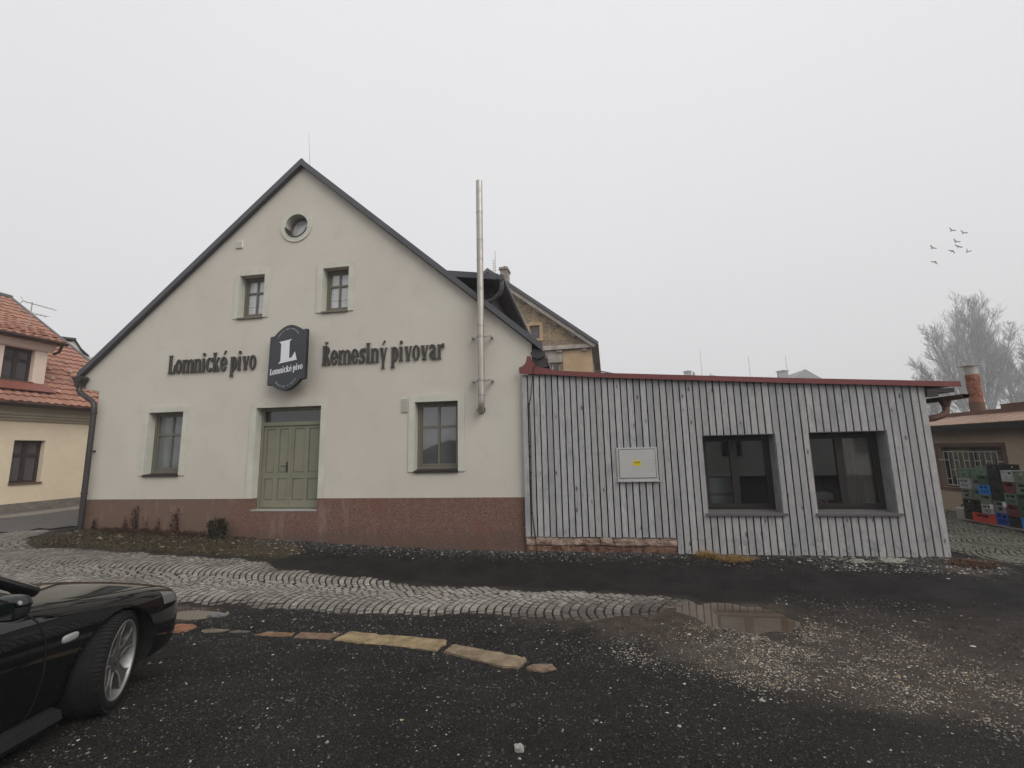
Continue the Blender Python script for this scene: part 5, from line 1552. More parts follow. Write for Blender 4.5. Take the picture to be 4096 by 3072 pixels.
stacks = [
 (3.575, 9.20, ['black','black','olive','pale grey','green'], [4,4,0,3,0], 'in the stack beside the white canister'),
 (3.285, 9.24, ['black','black','olive','grey','green'], [4,4,2,2,4], 'in the second stack from the canister'),
 (3.07, 9.19, ['pale grey','olive','bright blue','dark green','green'], [3,2,1,4,0], 'above the red crate'),
 (2.755, 9.20, ['blue','grey','black','black','black'], [1,0,4,4,4], 'in the tall mostly black stack'),
 (2.465, 9.20, ['black','burgundy','green','burgundy','pale grey'], [4,2,3,2,1], 'in the stack with two burgundy crates'),
 (2.18, 9.20, ['bright blue','dark green','dark green','green','olive'], [1,4,2,0,0], 'in the stack right of the burgundy crates'),
 (1.89, 9.20, ['grey','black','olive','burgundy','blue'], [2,4,0,2,1], 'in the stack at the picture edge')]
PZ = .175
protos = {}
def crate(col, kind, loc, label, w=CW, h=CH):
    key = (col, kind, w, h)
    if key not in protos:
        o = crate_mesh(kind, w, CD, h).build('beer_crate', CM[col]); protos[key] = o
    else:
        o = protos[key].copy(); COL.objects.link(o)
    o.location = loc; o.rotation_euler = (0, 0, rnd.uniform(-.025, .025))
    return tag(o, label, 'crate', 'beer crates stacked on pallets')
for si, (y, x, cols, kinds, where) in enumerate(stacks):
    z = PZ
    if si == 2:
        crate('red', 2, (x-.06, y+.09, z), 'long red plastic crate resting directly on the pallet', .50, .20); z += .201; h = .212
    else: h = CH if si != 3 else .262
    n0 = 1 if si == 2 else 0
    for k, (c, kd) in enumerate(zip(cols, kinds)):
        crate(c, kd, (x+rnd.uniform(-.01,.01), y+rnd.uniform(-.006,.006), z), f'{c} plastic crate, {ORD[k+n0]}{"" if k+n0 == 0 else " up"} {where}', CW-.01, h); z += h+.001
m = MB(); m.prism([(2.63+.045*math.cos(2*PI*i/20), .63+.058*math.sin(2*PI*i/20)) for i in range(20)], 'x', 8.985, 8.994)
m.top('round_label', M['sign_white'], 'small round white label stuck on the grey crate', 'label')
m = MB(); m.prism([(2.90,.50),(2.98,.50),(2.98,.60),(2.90,.60)], 'x', 8.975, 8.985); m.top('white_tag', M['sign_white'], 'square white tag on the pale grey crate above the red one', 'label')
def pallet(x, y, label):
    p = thing('pallet', label, 'pallet', (x, y, .02), (0, 0, 0), 'pallets under the crates')
    m = MB()
    for k in range(6): m.box(x-.4+.145*k,x-.4+.145*k+.1,y-.6,y+.6,.151,.172)
    for yy in (-.55,0,.55): m.box(x-.4,x+.4,y+yy-.05,y+yy+.05,.130,.150)
    m.build('deck', M['wood_pallet'], p)
    for xx in (-.34,0,.34):
        for yy in (-.53,0,.53):
            m = MB(); m.box(x+xx-.05,x+xx+.05,y+yy-.07,y+yy+.07,.052,.129); m.build('block', M['wood_pallet'], p)
    m = MB()
    for xx in (-.34,0,.34): m.box(x+xx-.05,x+xx+.05,y-.6,y+.6,.03,.051)
    m.build('runner', M['wood_pallet'], p)
    return p
pallet(9.32, 3.15, 'grey wooden pallet nearest the white canister')
pallet(9.32, 1.90, 'grey wooden pallet at the right picture edge')
m = MB(); cn = thing('canister', 'cloudy white plastic canister with a black handle beside the crates', 'canister', (9.2, 3.97, .06))
m = MB(); m.bevbox(9.08,9.34,3.84,4.10,.05,.40,.03); m.build('body', M['can_white'], cn)
m = MB(); m.tube([(9.2,4.05,.39),(9.2,4.04,.46),(9.2,3.94,.48),(9.2,3.87,.44),(9.2,3.86,.39)], .014, 8); m.build('handle', M['trim'], cn)

# ------------------------------------------------------------------ bare trees in the mist
def bare_tree(name, base, height, leaders, seed, label, tr=.5, fork=.2, wide=1.):
    r = random.Random(seed)
    root = thing(name, label, 'tree', base, (0, 0, 0), 'bare trees in the mist')
    T = MB(); Cw = MB()
    NB = [0, 18, 8, 6, 0]
    def grow(p, d, L, rad, lev):
        seg = 6 if lev == 1 else (4 if lev == 2 else 3)
        pts = [Vector(p)]; dd = Vector(d)
        for i in range(seg):
            dd = (dd + Vector((r.gauss(0, .09), r.gauss(0, .09), r.gauss(0, .04) + (.10 if lev < 3 else .16)))).normalized()
            pts.append(pts[-1]+dd*L/seg)
        rs = [max(.02, rad*(1-.75*i/seg)) for i in range(seg+1)]
        (T if lev < 2 else Cw).tube(pts, rs, 6 if lev < 2 else 3, False)
        for k in range(NB[lev]):
            t = (.15+.85*(k+r.random())/NB[lev]) if lev == 1 else r.uniform(.15, 1.0)
            i = min(seg-1, int(t*seg)); q = pts[i].lerp(pts[i+1], t*seg-i)
            ax = (pts[i+1]-pts[i]).normalized()
            o = Matrix.Rotation(r.uniform(0, 2*PI), 3, ax) @ ax.orthogonal().normalized()
            an = R(r.uniform(20, 44))*wide
            nd = ax*math.cos(an)+o*math.sin(an); nd.z = max(nd.z, .05); nd.normalize()
            ln = {1: L*(.15+.21*(1-t))*r.uniform(.7, 1.15), 2: L*r.uniform(.35, .6), 3: L*r.uniform(.4, .7)}[lev]
            grow(q, nd, ln, rad*(1-.7*t)*r.uniform(.32, .5), lev+1)
    b = Vector(base)
    for (x0, zf, x1, y1, zt, rad) in leaders:
        # a limb leaving the bole at height zf (offset x0) and reaching (x1, y1, zt)
        p = b+Vector((x0, 0, zf)); q = b+Vector((x1, y1, zt))
        if zf < 1: T.tube([p-Vector((0,0,.4)), p+Vector((0,0,.8))], [rad*1.35, rad*1.05], 8, False)
        d = q-p; d.z -= d.length*.10; grow(p, d.normalized(), (q-p).length, rad, 1)
    T.build('trunk', M['bark'], root); Cw.build('crown', M['bark'], root)
    return root
bare_tree('bare_tree', (89.8,108,-1.0), 33, [(0,0,-3.6,0,30.5,.62),(-.9,9,-6.4,1,27,.30),(-1.2,12,-5.2,-1,30,.28),(-1.8,14,-1.6,1,30.5,.28),(-.5,8,-8.4,0,21,.24),(-.6,10,1.0,-1,25,.24),(-.3,7,-7,1,16,.18)], 3, 'broad bare tree with a forked crown, left of the tall one')
bare_tree('bare_tree', (95.6,111,-1.0), 38, [(0,0,-2.4,0,36.5,.6),(-.3,11,-4.4,1,32,.3),(-.5,13,.2,-1,35.5,.3),(-.3,10,3.2,0,32.5,.28),(-.2,9,5.2,1,28,.26),(.0,8,6.6,0,23,.22),(-.6,14,-1.2,1,35,.24),(-.1,9,2,-1,29,.24)], 8, 'tallest bare tree, standing behind the rusty flue')
bare_tree('bare_tree', (99.2,104,-1.0), 24, [(0,0,.5,0,24,.34),(.1,5,2.8,0,21,.2),(.1,5,-2.0,1,20,.2),(.2,7,1.6,-1,22.5,.2),(0,4,3.6,0,15,.16)], 14, 'smaller bare tree at the right picture edge')
bare_tree('bare_tree', (88.3,116,-1.0), 21, [(0,0,-.5,0,20.5,.26),(0,6,-2.6,0,18,.16),(0,7,1.6,1,18,.16),(0,6,-3.6,0,14,.13)], 21, 'thin bare tree low at the left of the group')
bare_tree('bare_tree', (107.0,118,-1.0), 22, [(0,0,0,0,22,.3),(0,5,-3.0,0,19,.18),(0,6,2.6,1,19,.18)], 28, 'low bare tree half outside the right picture edge')

# ------------------------------------------------------------------ crows
def crow(p, head, flap, bank, label):
    """head: direction in the horizontal plane (deg from +x), flap: wing angle"""
    o = MB(); bm = bmesh.new()
    bmesh.ops.create_uvsphere(bm, u_segments=10, v_segments=8, radius=1)
    for v in bm.verts: v.co = Vector((v.co.x*.20, v.co.y*.062, v.co.z*.06))
    o.bm(bm, True)
    o.prism([(-.17,.03),(-.36,.07),(-.36,-.07),(-.17,-.03)], 'z', -.008, .008)
    bm = bmesh.new(); bmesh.ops.create_uvsphere(bm, u_segments=8, v_segments=6, radius=.048); o.bm(bm, True, Matrix.Translation((.2,0,.015)))
    o.tube([(.235,0,.012),(.30,0,0)], [.018,.004], 6)
    for s in (-1, 1):
        f = flap
        a = (0, s*.04, .02); yy = math.cos(f); zz = math.sin(f)
        pts = [(.10,s*.04,.02),(.15,s*(.04+.22*yy),.02+.22*zz),(.10,s*(.04+.42*yy),.02+.40*zz),(-.02,s*(.04+.50*yy),.02+.46*zz),(-.12,s*(.04+.30*yy),.02+.27*zz),(-.11,s*.04,.02)]
        up = [(x,y,z+.008) for x,y,z in pts]
        o.add(pts+up, [(0,1,2,3,4,5),(11,10,9,8,7,6)]+[(i,(i+1)%6,6+(i+1)%6,6+i) for i in range(6)])
    c = o.build('crow', M['crow']); c.location = p
    f = Vector((.72, .38, .55+bank*.25)).normalized(); l = Vector((-.62, .25, .72)); l = (l-f*l.dot(f)).normalized(); u = f.cross(l)
    c.rotation_euler = (Matrix((f, l, u)).transposed() @ Matrix.Rotation(R(head-25)*.8, 3, 'Z')).to_euler(); c.scale = (.72, .72, .72)
    return tag(c, label, 'bird', 'crows flying in the mist')
crow((38.41,40,23.29), 25, .55, .35, 'flying crow highest in the group, wings raised')
crow((39.39,40,22.93), 30, .5, .4, 'flying crow right of the highest one')
crow((38.60,40,22.05), 25, .5, .35, 'upper crow of the tight three overlapping in flight')
crow((38.97,40.3,21.62), 35, .2, .8, 'middle crow of the tight three, wings spread wide')
crow((38.62,40.6,21.33), 20, -.45, .2, 'lowest crow of the tight three, wings beating down')
crow((39.44,40,20.88), 30, .9, .0, 'crow seen edge on as a thin dash at the right of the flock')
crow((36.42,40,21.58), 15, .5, .4, 'lone crow flying at the left of the flock')
crow((36.47,40,20.05), 40, -.5, .25, 'lowest flying crow, alone under the left one')

# ------------------------------------------------------------------ plants by the gable wall
def weed(x, y, h, w, seed, label, mat, name='withered_weed', leafy=1., cat='weed', group='withered weeds at the plinth', lf=.02):
    r = random.Random(seed); z0 = gz1(x, y)
    St = MB(); Lf = MB()
    n = max(3, int(5*leafy))
    for k in range(n):
        hh = h*r.uniform(.45, 1.0) if k else h
        px, py = x+r.uniform(-w, w)*.35, min(y+r.uniform(-.05,.03), -.03)
        pts = [Vector((px,py,z0-.02))]; dx = r.uniform(-w, w)*.5
        for i in range(1, 6):
            pts.append(Vector((px+dx*(i/5)**1.4+r.uniform(-.012,.012), min(py+r.uniform(-.015,.01), -.025), z0+hh*i/5)))
        St.tube(pts, [.006,.005,.004,.004,.003,.002], 4, False)
        for i in range(int(hh*60*leafy)):
            t = r.random(); q = pts[min(4, int(t*5))].lerp(pts[min(5, int(t*5)+1)], t*5 % 1)
            a = Vector((r.gauss(0,1), r.gauss(0,.6), r.gauss(0,1))).normalized()*lf*r.uniform(.5,1.5)
            b = a.cross(Vector((r.gauss(0,1), r.gauss(0,1), r.gauss(0,1)))).normalized()*lf*r.uniform(.3,.8)
            q = q+Vector((r.gauss(0,w*.12), -abs(r.gauss(0,.02)), r.gauss(0,.02))); 
            ps = [q-a, q+b, q+a, q-b]
            ps = [Vector((p.x, min(p.y, -.016), p.z)) for p in ps]
            Lf.add(ps, [(0,1,2,3)])
    rt = thing(name, label, cat, (x, y, z0), (0,0,0), group)
    St.build('stem', M['weed'], rt); Lf.build('leaves', mat, rt)
W_ = M['weed']
weed(-10.95,-.06,.22,.14,1,'short clump of withered weeds next to the downpipe foot',W_,leafy=1.6)
weed(-10.17,-.06,.34,.16,2,'withered weed left of the tallest one at the plinth',W_)
weed(-9.90,-.06,.56,.16,3,'tallest thin withered weed against the brown plinth',W_,leafy=1.3)
weed(-9.62,-.06,.36,.08,4,'thin sparse withered weed just right of the tallest one',W_,leafy=.6)
weed(-9.33,-.06,.30,.10,5,'low withered weed below the left ground floor window',W_)
weed(-8.87,-.06,.53,.22,6,'wide branching withered weed right of the left window',W_,leafy=1.2)
M['green_leaf'] = M['shrub']
weed(-7.70,-.17,.40,.30,9,'small dark leafy shrub standing at the plinth left of the door',M['shrub'],'dark_shrub',6.5,'shrub',None,.032)
weed(-8.1,-.08,.10,.1,10,'tiny withered weed beside the dark shrub',W_)
# low leaf litter under the weeds
n = 1600; lx = rng.uniform(-10.7,-8.2,n); ly = -np.abs(rng.normal(.12,.12,n))-.03; lz = gz(lx, ly)+rng.uniform(0,.07,n)
Lm = MB()
for a, b, c in zip(lx, ly, lz):
    u = Vector(rng.normal(0,1,3)).normalized()*.018; v = u.cross(Vector(rng.normal(0,1,3))).normalized()*.011
    p = Vector((a,b,c)); q = [p-u,p+v,p+u,p-v]
    Lm.add([(t.x,min(t.y,-.016),t.z) for t in q], [(0,1,2,3)])
tag(Lm.build('leaf_litter', M['weed']), 'brown fallen leaves heaped at the foot of the plinth', 'leaves', kind='stuff')

def tuft(name, c, rx, ry, n, hr, mat, label, seed, lean=1.3, w=.004):
    r = np.random.default_rng(seed); m = MB()
    for k in range(n):
        t = 2*PI*r.random(); q = math.sqrt(r.random())
        x, y = c[0]+rx*q*math.cos(t), min(c[1]+ry*q*math.sin(t), -.12 if c[0] > -1 else -.03)
        z = gz1(x, y)-.005; h = r.uniform(*hr); a = r.normal(-.3, 1.2); l = h*r.uniform(.3, lean*1.6)
        dx, dy = math.cos(a)*l, math.sin(a)*l-.25*l; px, py = -math.sin(a)*w, math.cos(a)*w
        yc = lambda v: min(v, -.11 if c[0] > -1 else -.02)
        m.add([(x-px,yc(y-py),z),(x+px,yc(y+py),z),(x+dx*.45+px*.8,yc(y+dy*.45+py),z+h*.65),(x+dx*.45-px*.8,yc(y+dy*.45-py),z+h*.65),(x+dx,yc(y+dy),z+h*.75)], [(0,1,2,3),(3,2,4)])
    return m.top(name, mat, label, 'grass tuft')
tuft('dry_grass_tuft', (2.02,-.26), .17, .14, 330, (.05,.14), M['straw'], 'yellow straw tuft at the foot of the boards below the left annexe window', 41)
tuft('dry_grass_tuft', (2.42,-.38), .30, .16, 420, (.04,.09), M['straw'], 'flat yellow straw patch spreading right of the taller straw tuft', 42, 2.0)
tuft('dry_grass_tuft', (5.95,-.45), .30, .2, 420, (.03,.09), M['brown_grass'], 'rust brown dead grass at the right corner of the annexe', 43, 1.8)
tuft('dry_grass_tuft', (-3.52,-.12), .13, .06, 70, (.09,.19), M['pale_grass'], 'sparse pale grass tuft in front of the red plinth', 44, .35, .0022)
tuft('dry_grass_tuft', (.15,-.30), .16, .09, 70, (.02,.05), M['brown_grass'], 'tiny brown grass tuft below the broken footing stones', 45, 1.6)

# dark roofed shed behind the viewer, mirrored in the brewery window
bs = thing('garden_shed', 'dark pitched roof outbuilding mirrored in the right brewery window', 'shed', (-8.5,-21,.3))
m = MB(); m.box(-11.5,-5.6,-24,-18.2,.2,1.5); m.build('wall', M['tan_wall'], bs)
m = MB(); m.prism([(-12.4,1.35),(-8.3,2.75),(-5.0,1.35),(-5.0,1.2),(-12.4,1.2)], 'y', -24.3, -17.9); m.build('roof', M['verge_dark'], bs)

op = thing('opposite_house', 'pale walled house behind the viewer, mirrored in the annexe windows', 'house', (11,-22,.3))
m = MB(); m.box(3.5,20,-27,-19,.2,4.6); m.build('wall', M['white_wall'], op)
for k in range(4):
    m = MB(); m.box(4.6+3.6*k,5.7+3.6*k,-19.0,-18.94,1.4,2.9); m.build('window', M['brown_frame'], op)
m = MB(); m.prism([(-27.5,4.5),(-18.5,4.5),(-23,8.2)], 'x', 3,20.5); m.build('roof', M['verge_dark'], op)

# ------------------------------------------------------------------ parked car
CAR_O = Vector((-4.358, -5.830, .222)); CAR_AZ = 99.4
car = thing('parked_car', 'glossy black car parked at the left with its front wheel turned', 'car', CAR_O, (0, R(1.2), R(CAR_AZ)))
def profile(W, zc, ye, ze, zsh, zb):
    return [(0,zc),(ye*.55,zc-.25*(zc-ze)),(ye,ze),(ye+.50*(W-ye),ze-.30*(ze-zsh)),(W-.012,zsh),(W,.5*(zsh+zb)+.06),(W-.012,zb+.14),(W-.05,zb),(W*.5,zb-.01)]
ST = [(.895,.46,.57,.26,.565,.52,.20),(.865,.64,.625,.42,.61,.55,.15),(.78,.755,.69,.56,.66,.59,.13),(.58,.83,.765,.665,.715,.655,.135),(.30,.872,.83,.70,.765,.705,.15),(0,.885,.88,.705,.805,.735,.18),
      (-.30,.886,.93,.705,.86,.765,.18),(-.60,.884,.965,.71,.91,.79,.18),(-1.0,.882,.955,.74,.93,.80,.18),(-1.8,.885,.955,.76,.945,.82,.18),(-2.6,.885,.965,.76,.955,.83,.18),(-3.2,.85,.975,.70,.95,.82,.2),(-3.58,.76,.94,.6,.91,.75,.3),(-3.70,.5,.82,.42,.80,.68,.4)]
bm = bmesh.new(); rows = []
for s in ST:
    pr = profile(*s[1:]); row = []
    ring_ = [(-y, z) for y, z in pr[::-1]] + [(y, z) for y, z in pr[1:]]
    rows.append([bm.verts.new((s[0], y, z)) for y, z in ring_])
n = len(rows[0])
for a, b in zip(rows, rows[1:]):
    for i in range(n):
        j = (i+1) % n
        bm.faces.new((a[i], a[j], b[j], b[i]))
bm.faces.new(rows[0][::-1]); bm.faces.new(rows[-1])
bmesh.ops.recalc_face_normals(bm, faces=bm.faces[:])
me = bpy.data.meshes.new('body'); bm.to_mesh(me); bm.free()
me.materials.append(M['paint']); me.materials.append(M['trim'])
body = bpy.data.objects.new('body', me); COL.objects.link(body)
sub = body.modifiers.new('s', 'SUBSURF'); sub.levels = 3; sub.render_levels = 3
cut = MB()
for x in (0, -2.675):
    for s in (-1, 1):
        k = 48; c = [(x+.375*math.cos(2*PI*i/k), .315+.375*math.sin(2*PI*i/k)) for i in range(k)]
        cut.prism(c, 'y', s*.55, s*1.1)
cme = bpy.data.meshes.new('c'); cme.from_pydata([tuple(v) for v in cut.v], [], cut.f); cme.materials.append(M['paint']); cme.materials.append(M['trim'])
b_ = bmesh.new(); b_.from_mesh(cme); bmesh.ops.recalc_face_normals(b_, faces=b_.faces[:])
for f in b_.faces: f.material_index = 1
b_.to_mesh(cme); b_.free()
cob = bpy.data.objects.new('c', cme); COL.objects.link(cob)
bo = body.modifiers.new('b', 'BOOLEAN'); bo.object = cob; bo.operation = 'DIFFERENCE'; bo.solver = 'EXACT'
dg = bpy.context.evaluated_depsgraph_get(); dg.update()
nm = bpy.data.meshes.new_from_object(body.evaluated_get(dg))
body.modifiers.clear(); body.data = nm; bpy.data.objects.remove(cob)
nm.polygons.foreach_set('use_smooth', [p.material_index == 0 or True for p in nm.polygons])
try: nm.set_sharp_from_angle(angle=R(38))
except Exception: pass
body.parent = car; body.name = 'body'
bt = bmesh.new(); bt.from_mesh(nm); BV = BVHTree.FromBMesh(bt)
def hit(o, d):
    p, nn, i, t = BV.ray_cast(Vector(o), Vector(d).normalized())
    return (p, nn) if p is not None else (None, None)
def gap(name, pts, d, r=.004, mat='ink', out=0.):
    path = []
    for a, b in zip(pts, pts[1:]):
        for k in range(8):
            q = Vector(a).lerp(Vector(b), k/8); p, nn = hit(q, d)
            if p is not None: path.append(p+nn*out)
    p, nn = hit(pts[-1], d)
    if p is not None: path.append(p+nn*out)
    m = MB(); m.tube(path, r, 6); return m.build(name, M[mat], car, True)
def skin(name, uvw, d, mat, off=.004, parent=None):
    """patch laid on the body: grid of points cast along d"""
    m = MB(); R_, C_ = len(uvw), len(uvw[0]); vs = []
    for row in uvw:
        for q in row:
            p, nn = hit(q, d); p = p if p is not None else Vector(q); nn = nn if nn is not None else Vector((0,0,0))
            vs.append(p+nn*off)
    m.add(vs, [(i*C_+j, i*C_+j+1, (i+1)*C_+j+1, (i+1)*C_+j) for i in range(R_-1) for j in range(C_-1)], True)
    return m.build(name, M[mat], parent or car, True)
for s in (-1, 1):
    gap('door_gap', [(-.66,s*2,.90),(-.60,s*2,.80),(-.56,s*2,.66),(-.55,s*2,.50),(-.57,s*2,.34),(-.60,s*2,.24)], (0,-s,0), .0045)
    gap('hood_gap', [(-.62,s*.755,2),(-.40,s*.755,2),(-.1,s*.74,2),(.25,s*.73,2),(.52,s*.70,2),(.68,s*.64,2)], (0,0,-1), .004)
    gap('bumper_gap', [(.37,s*2,.55),(.5,s*2,.60)], (0,-s,0), .003)
    # indicator
    m = MB(); bm = bmesh.new(); bmesh.ops.create_uvsphere(bm, u_segments=18, v_segments=10, radius=1)
    p, nn = hit((-.40,s*2,.64), (0,-s,0))
    for v in bm.verts:
        sx = math.copysign(abs(v.co.x)**.6, v.co.x); sz = math.copysign(abs(v.co.z)**.7, v.co.z)
        v.co = Vector((sx*.058, v.co.y*.014, sz*.026))
    m.bm(bm, True, Matrix.Translation(p)); m.build('side_marker', M['lens'], car, True)
    # headlamp
    g = []
    for i in range(9):
        row = []
        for j in range(7):
            a = i/8; t = j/6
            row.append((.60+.24*a-.02*t, s*2.0, .555+.03*(1-a)+(.105-.03*a)*t))
        g.append(row)
    hl = skin('headlight', g, (-.12,-s,0), 'lamp', .004)
gap('nose_gap', [(2,-.5,.62),(2,0,.635),(2,.5,.62)], (-1,0,0), .005)
g = [[(2,-.34+.68*i/10,.36+.12*j/4) for j in range(5)] for i in range(11)]
skin('grille', g, (-1,0,0), 'trim', .004)
bt.free()
# rocker panel
for s in (-1, 1):
    m = MB(); m.prism([(s*.80,.12),(s*.885,.125),(s*.915,.165),(s*.90,.215),(s*.80,.24)], 'x', -2.28, -.42); m.build('sill_skirt', M['trim'], car, True)
# cabin
m = MB()
base = [(-.50,.60),(-.60,.735),(-1.5,.765),(-2.6,.755),(-3.12,.58)]
top = [(-1.30,.46),(-1.36,.535),(-1.75,.57),(-2.30,.55),(-2.62,.45)]
vb = [(x,-y,.945+(.0 if i else .01)) for i, (x, y) in enumerate(base)]; vt = [(x,-y,1.375+.02*(1-abs(i-2)/2)) for i, (x, y) in enumerate(top)]
vb2 = [(x,-y,z) for x, y, z in vb]; vt2 = [(x,-y,z) for x, y, z in vt]
m.add(vb+vt, [(i,i+1,5+i+1,5+i) for i in range(4)]); m.add(vb2+vt2, [(i,5+i,5+i+1,i+1) for i in range(4)])
m.add([vb[0],vb2[0],vt2[0],vt[0]], [(0,1,2,3)]); m.add([vb[4],vb2[4],vt2[4],vt[4]], [(0,3,2,1)])
m.build('window_glass', M['car_glass'], car, True)
bm = bmesh.new()
rr_ = [[bm.verts.new((x,y*f,1.375+.02*(1-abs(i-2)/2)+.035*(1-f*f))) for f in (-1.02,-.6,0,.6,1.02)] for i, (x, y) in enumerate(top)]
for a, b in zip(rr_, rr_[1:]):
    for i in range(4): bm.faces.new((a[i],a[i+1],b[i+1],b[i]))
m = MB(); m.bm(bm, True); m.build('roof_panel', M['paint'], car, True)
for s in (-1, 1):
    for nm_, a, b, r in (('windscreen_pillar',(-.50,s*.70,.955),(-1.34,s*.535,1.39),.034),('roof_rail',(-1.34,s*.535,1.39),(-2.32,s*.555,1.40),.03),('door_pillar',(-1.72,s*.775,.95),(-1.80,s*.575,1.40),.032),('rear_pillar',(-2.32,s*.555,1.40),(-3.1,s*.66,.96),.06)):
        m = MB(); m.tube([a, Vector(a).lerp(Vector(b), .5)+Vector((0,0,.03)), b], r, 8); m.build(nm_, M['paint'], car, True)
    m = MB(); m.tube([(-.62,s*.765,.935),(-1.5,s*.79,.952),(-2.9,s*.75,.965)], .014, 6); m.build('waist_trim', M['trim'], car, True)
    # door mirror
    def lump(bm, sx, sy, szz, e=.75, zmin=None):
        bmesh.ops.create_uvsphere(bm, u_segments=22, v_segments=14, radius=1)
        f = lambda t: math.copysign(abs(t)**e, t)
        for v in bm.verts:
            c = v.co; k = 1-.18*max(0, c.x)
            v.co = Vector((f(c.x)*sx, f(c.y)*sy*k, f(max(c.z, zmin) if zmin is not None else c.z)*szz*k))
    m = MB(); bm = bmesh.new(); lump(bm, .055, .098, .070); m.bm(bm, True, Matrix.Translation((-.90,s*.985,.975))); mi_ = m.build('door_mirror', M['trim'], car, True)
    m = MB(); bm = bmesh.new(); lump(bm, .058, .101, .073, .75, .1); m.bm(bm, True, Matrix.Translation((-.898,s*.985,.976))); m.build('mirror_cap', M['paint'], mi_, True)
    m = MB(); m.prism([(s*.915,.93),(s*1.055,.93),(s*1.06,1.02),(s*.92,1.025)], 'x', -.958, -.954); m.build('mirror_glass', M['car_glass'], mi_, True)
    m = MB(); m.tube([(-.80,s*.78,.95),(-.86,s*.86,.95),(-.89,s*.92,.96)], [.035,.028,.024], 8); m.build('mirror_foot', M['trim'], mi_, True)
m = MB(); m.prism([(-.36,.962),(-.62,.955),(-.62,1.0),(-.50,.985)], 'y', -.6, .6); m.build('scuttle', M['trim'], car, True)
m = MB(); m.tube([(-.47,.55,.985),(-.60,.05,1.02),(-.9,-.1,1.17)], .009, 6); m.tube([(-.47,-.05,.985),(-.60,-.5,1.02)], .009, 6); m.build('wiper', M['trim'], car, True)
# wheels
def wheel(loc, steer, side):
    w = thing('wheel', None, None, loc, (0, 0, R(steer))); w.parent = car
    pr = [(.262,-.098),(.272,-.110),(.303,-.112),(.318,-.100),(.329,-.078),(.332,-.03),(.332,.03),(.329,.078),(.318,.1),(.303,.112),(.272,.110),(.262,.098)]
    m = MB(); N = 64
    vs = [(r*math.cos(2*PI*i/N), y, r*math.sin(2*PI*i/N)) for i in range(N) for r, y in pr]; k = len(pr)
    m.add(vs, [(i*k+j, ((i+1) % N)*k+j, ((i+1) % N)*k+j+1, i*k+j+1) for i in range(N) for j in range(k-1)], True)
    # tread: grooves stand as short bars across the shoulders
    for i in range(72):
        a = 2*PI*i/72; c, s_ = math.cos(a), math.sin(a)
        for y0, y1 in ((-.106,-.055),(-.045,-.004),(.004,.045),(.055,.106)):
            r0, r1 = .331, .3355; da = .031
            q = []
            for r in (r0-.01, r1):
                for aa in (a-da, a+da):
                    for y in (y0, y1): q.append((r*math.cos(aa)*(1 if abs(y) < .1 else .985), y, r*math.sin(aa)*(1 if abs(y) < .1 else .985)))
            m.add(q, [(4,5,7,6),(0,4,6,2),(1,3,7,5),(0,1,5,4),(2,6,7,3)])
    m.build('tyre', M['rubber'], w, True)
    f = side     # outer face toward y*f
    m = MB()
    pr = [(.264,f*.100),(.267,f*.108),(.257,f*.110),(.252,f*.098),(.248,f*.05),(.238,-f*.09)]
    vs = [(r*math.cos(2*PI*i/N), y, r*math.sin(2*PI*i/N)) for i in range(N) for r, y in pr]; k = len(pr)
    m.add(vs, [(i*k+j, ((i+1) % N)*k+j, ((i+1) % N)*k+j+1, i*k+j+1) for i in range(N) for j in range(k-1)], True)
    for b in range(5):
        a = 2*PI*b/5+.36
        def pp(r, da, y): return (r*math.cos(a)-da*math.sin(a), y, r*math.sin(a)+da*math.cos(a))
        # one broad flat spoke with a raised bright rim on both flanks
        pts = [(.058,.046),(.110,.036),(.165,.040),(.205,.058),(.252,.088)]
        for (r0,o0),(r1,o1) in zip(pts, pts[1:]):
            y0 = f*(.060+.030*(r0/.252)); y1 = f*(.060+.030*(r1/.252)); d = f*.035
            for (i0, j0, i1, j1, up) in ((-o0,o0,-o1,o1,0.),(-o0,-o0+.011,-o1,-o1+.011,f*.006),(o0-.011,o0,o1-.011,o1,f*.006)):
                q = [pp(r0,i0,y0+up),pp(r0,j0,y0+up),pp(r1,j1,y1+up),pp(r1,i1,y1+up),pp(r0,i0,y0-d),pp(r0,j0,y0-d),pp(r1,j1,y1-d),pp(r1,i1,y1-d)]
                m.cur = 0 if up else 1
                m.add(q, [(0,1,2,3),(7,6,5,4),(0,4,5,1),(2,6,7,3),(1,5,6,2),(3,7,4,0)])
    m.cur = 1
    c = [( .075*math.cos(2*PI*i/24), .075*math.sin(2*PI*i/24)) for i in range(24)]
    m.prism(c, 'y', f*.045, f*.077); c2 = [(.032*math.cos(2*PI*i/20), .032*math.sin(2*PI*i/20)) for i in range(20)]
    m.prism(c2, 'y', f*.0775, f*.084)
    m.build('rim', [M['rim'], M['rim_face']], w, True)
    m = MB(); m.prism([(.165*math.cos(2*PI*i/36), .165*math.sin(2*PI*i/36)) for i in range(36)], 'y', f*.01, f*.025); m.build('brake_disc', M['rim_dark'], w, True)
    m = MB(); m.prism([(.222*math.cos(2*PI*i/36), .222*math.sin(2*PI*i/36)) for i in range(36)], 'y', -f*.088, -f*.08); m.build('wheel_back', M['trim'], w, True)
wheel((0,-.775,.326), 22, -1); wheel((0,.775,.326), 22, 1)
wheel((-2.675,-.775,.326), 0, -1); wheel((-2.675,.775,.326), 0, 1)

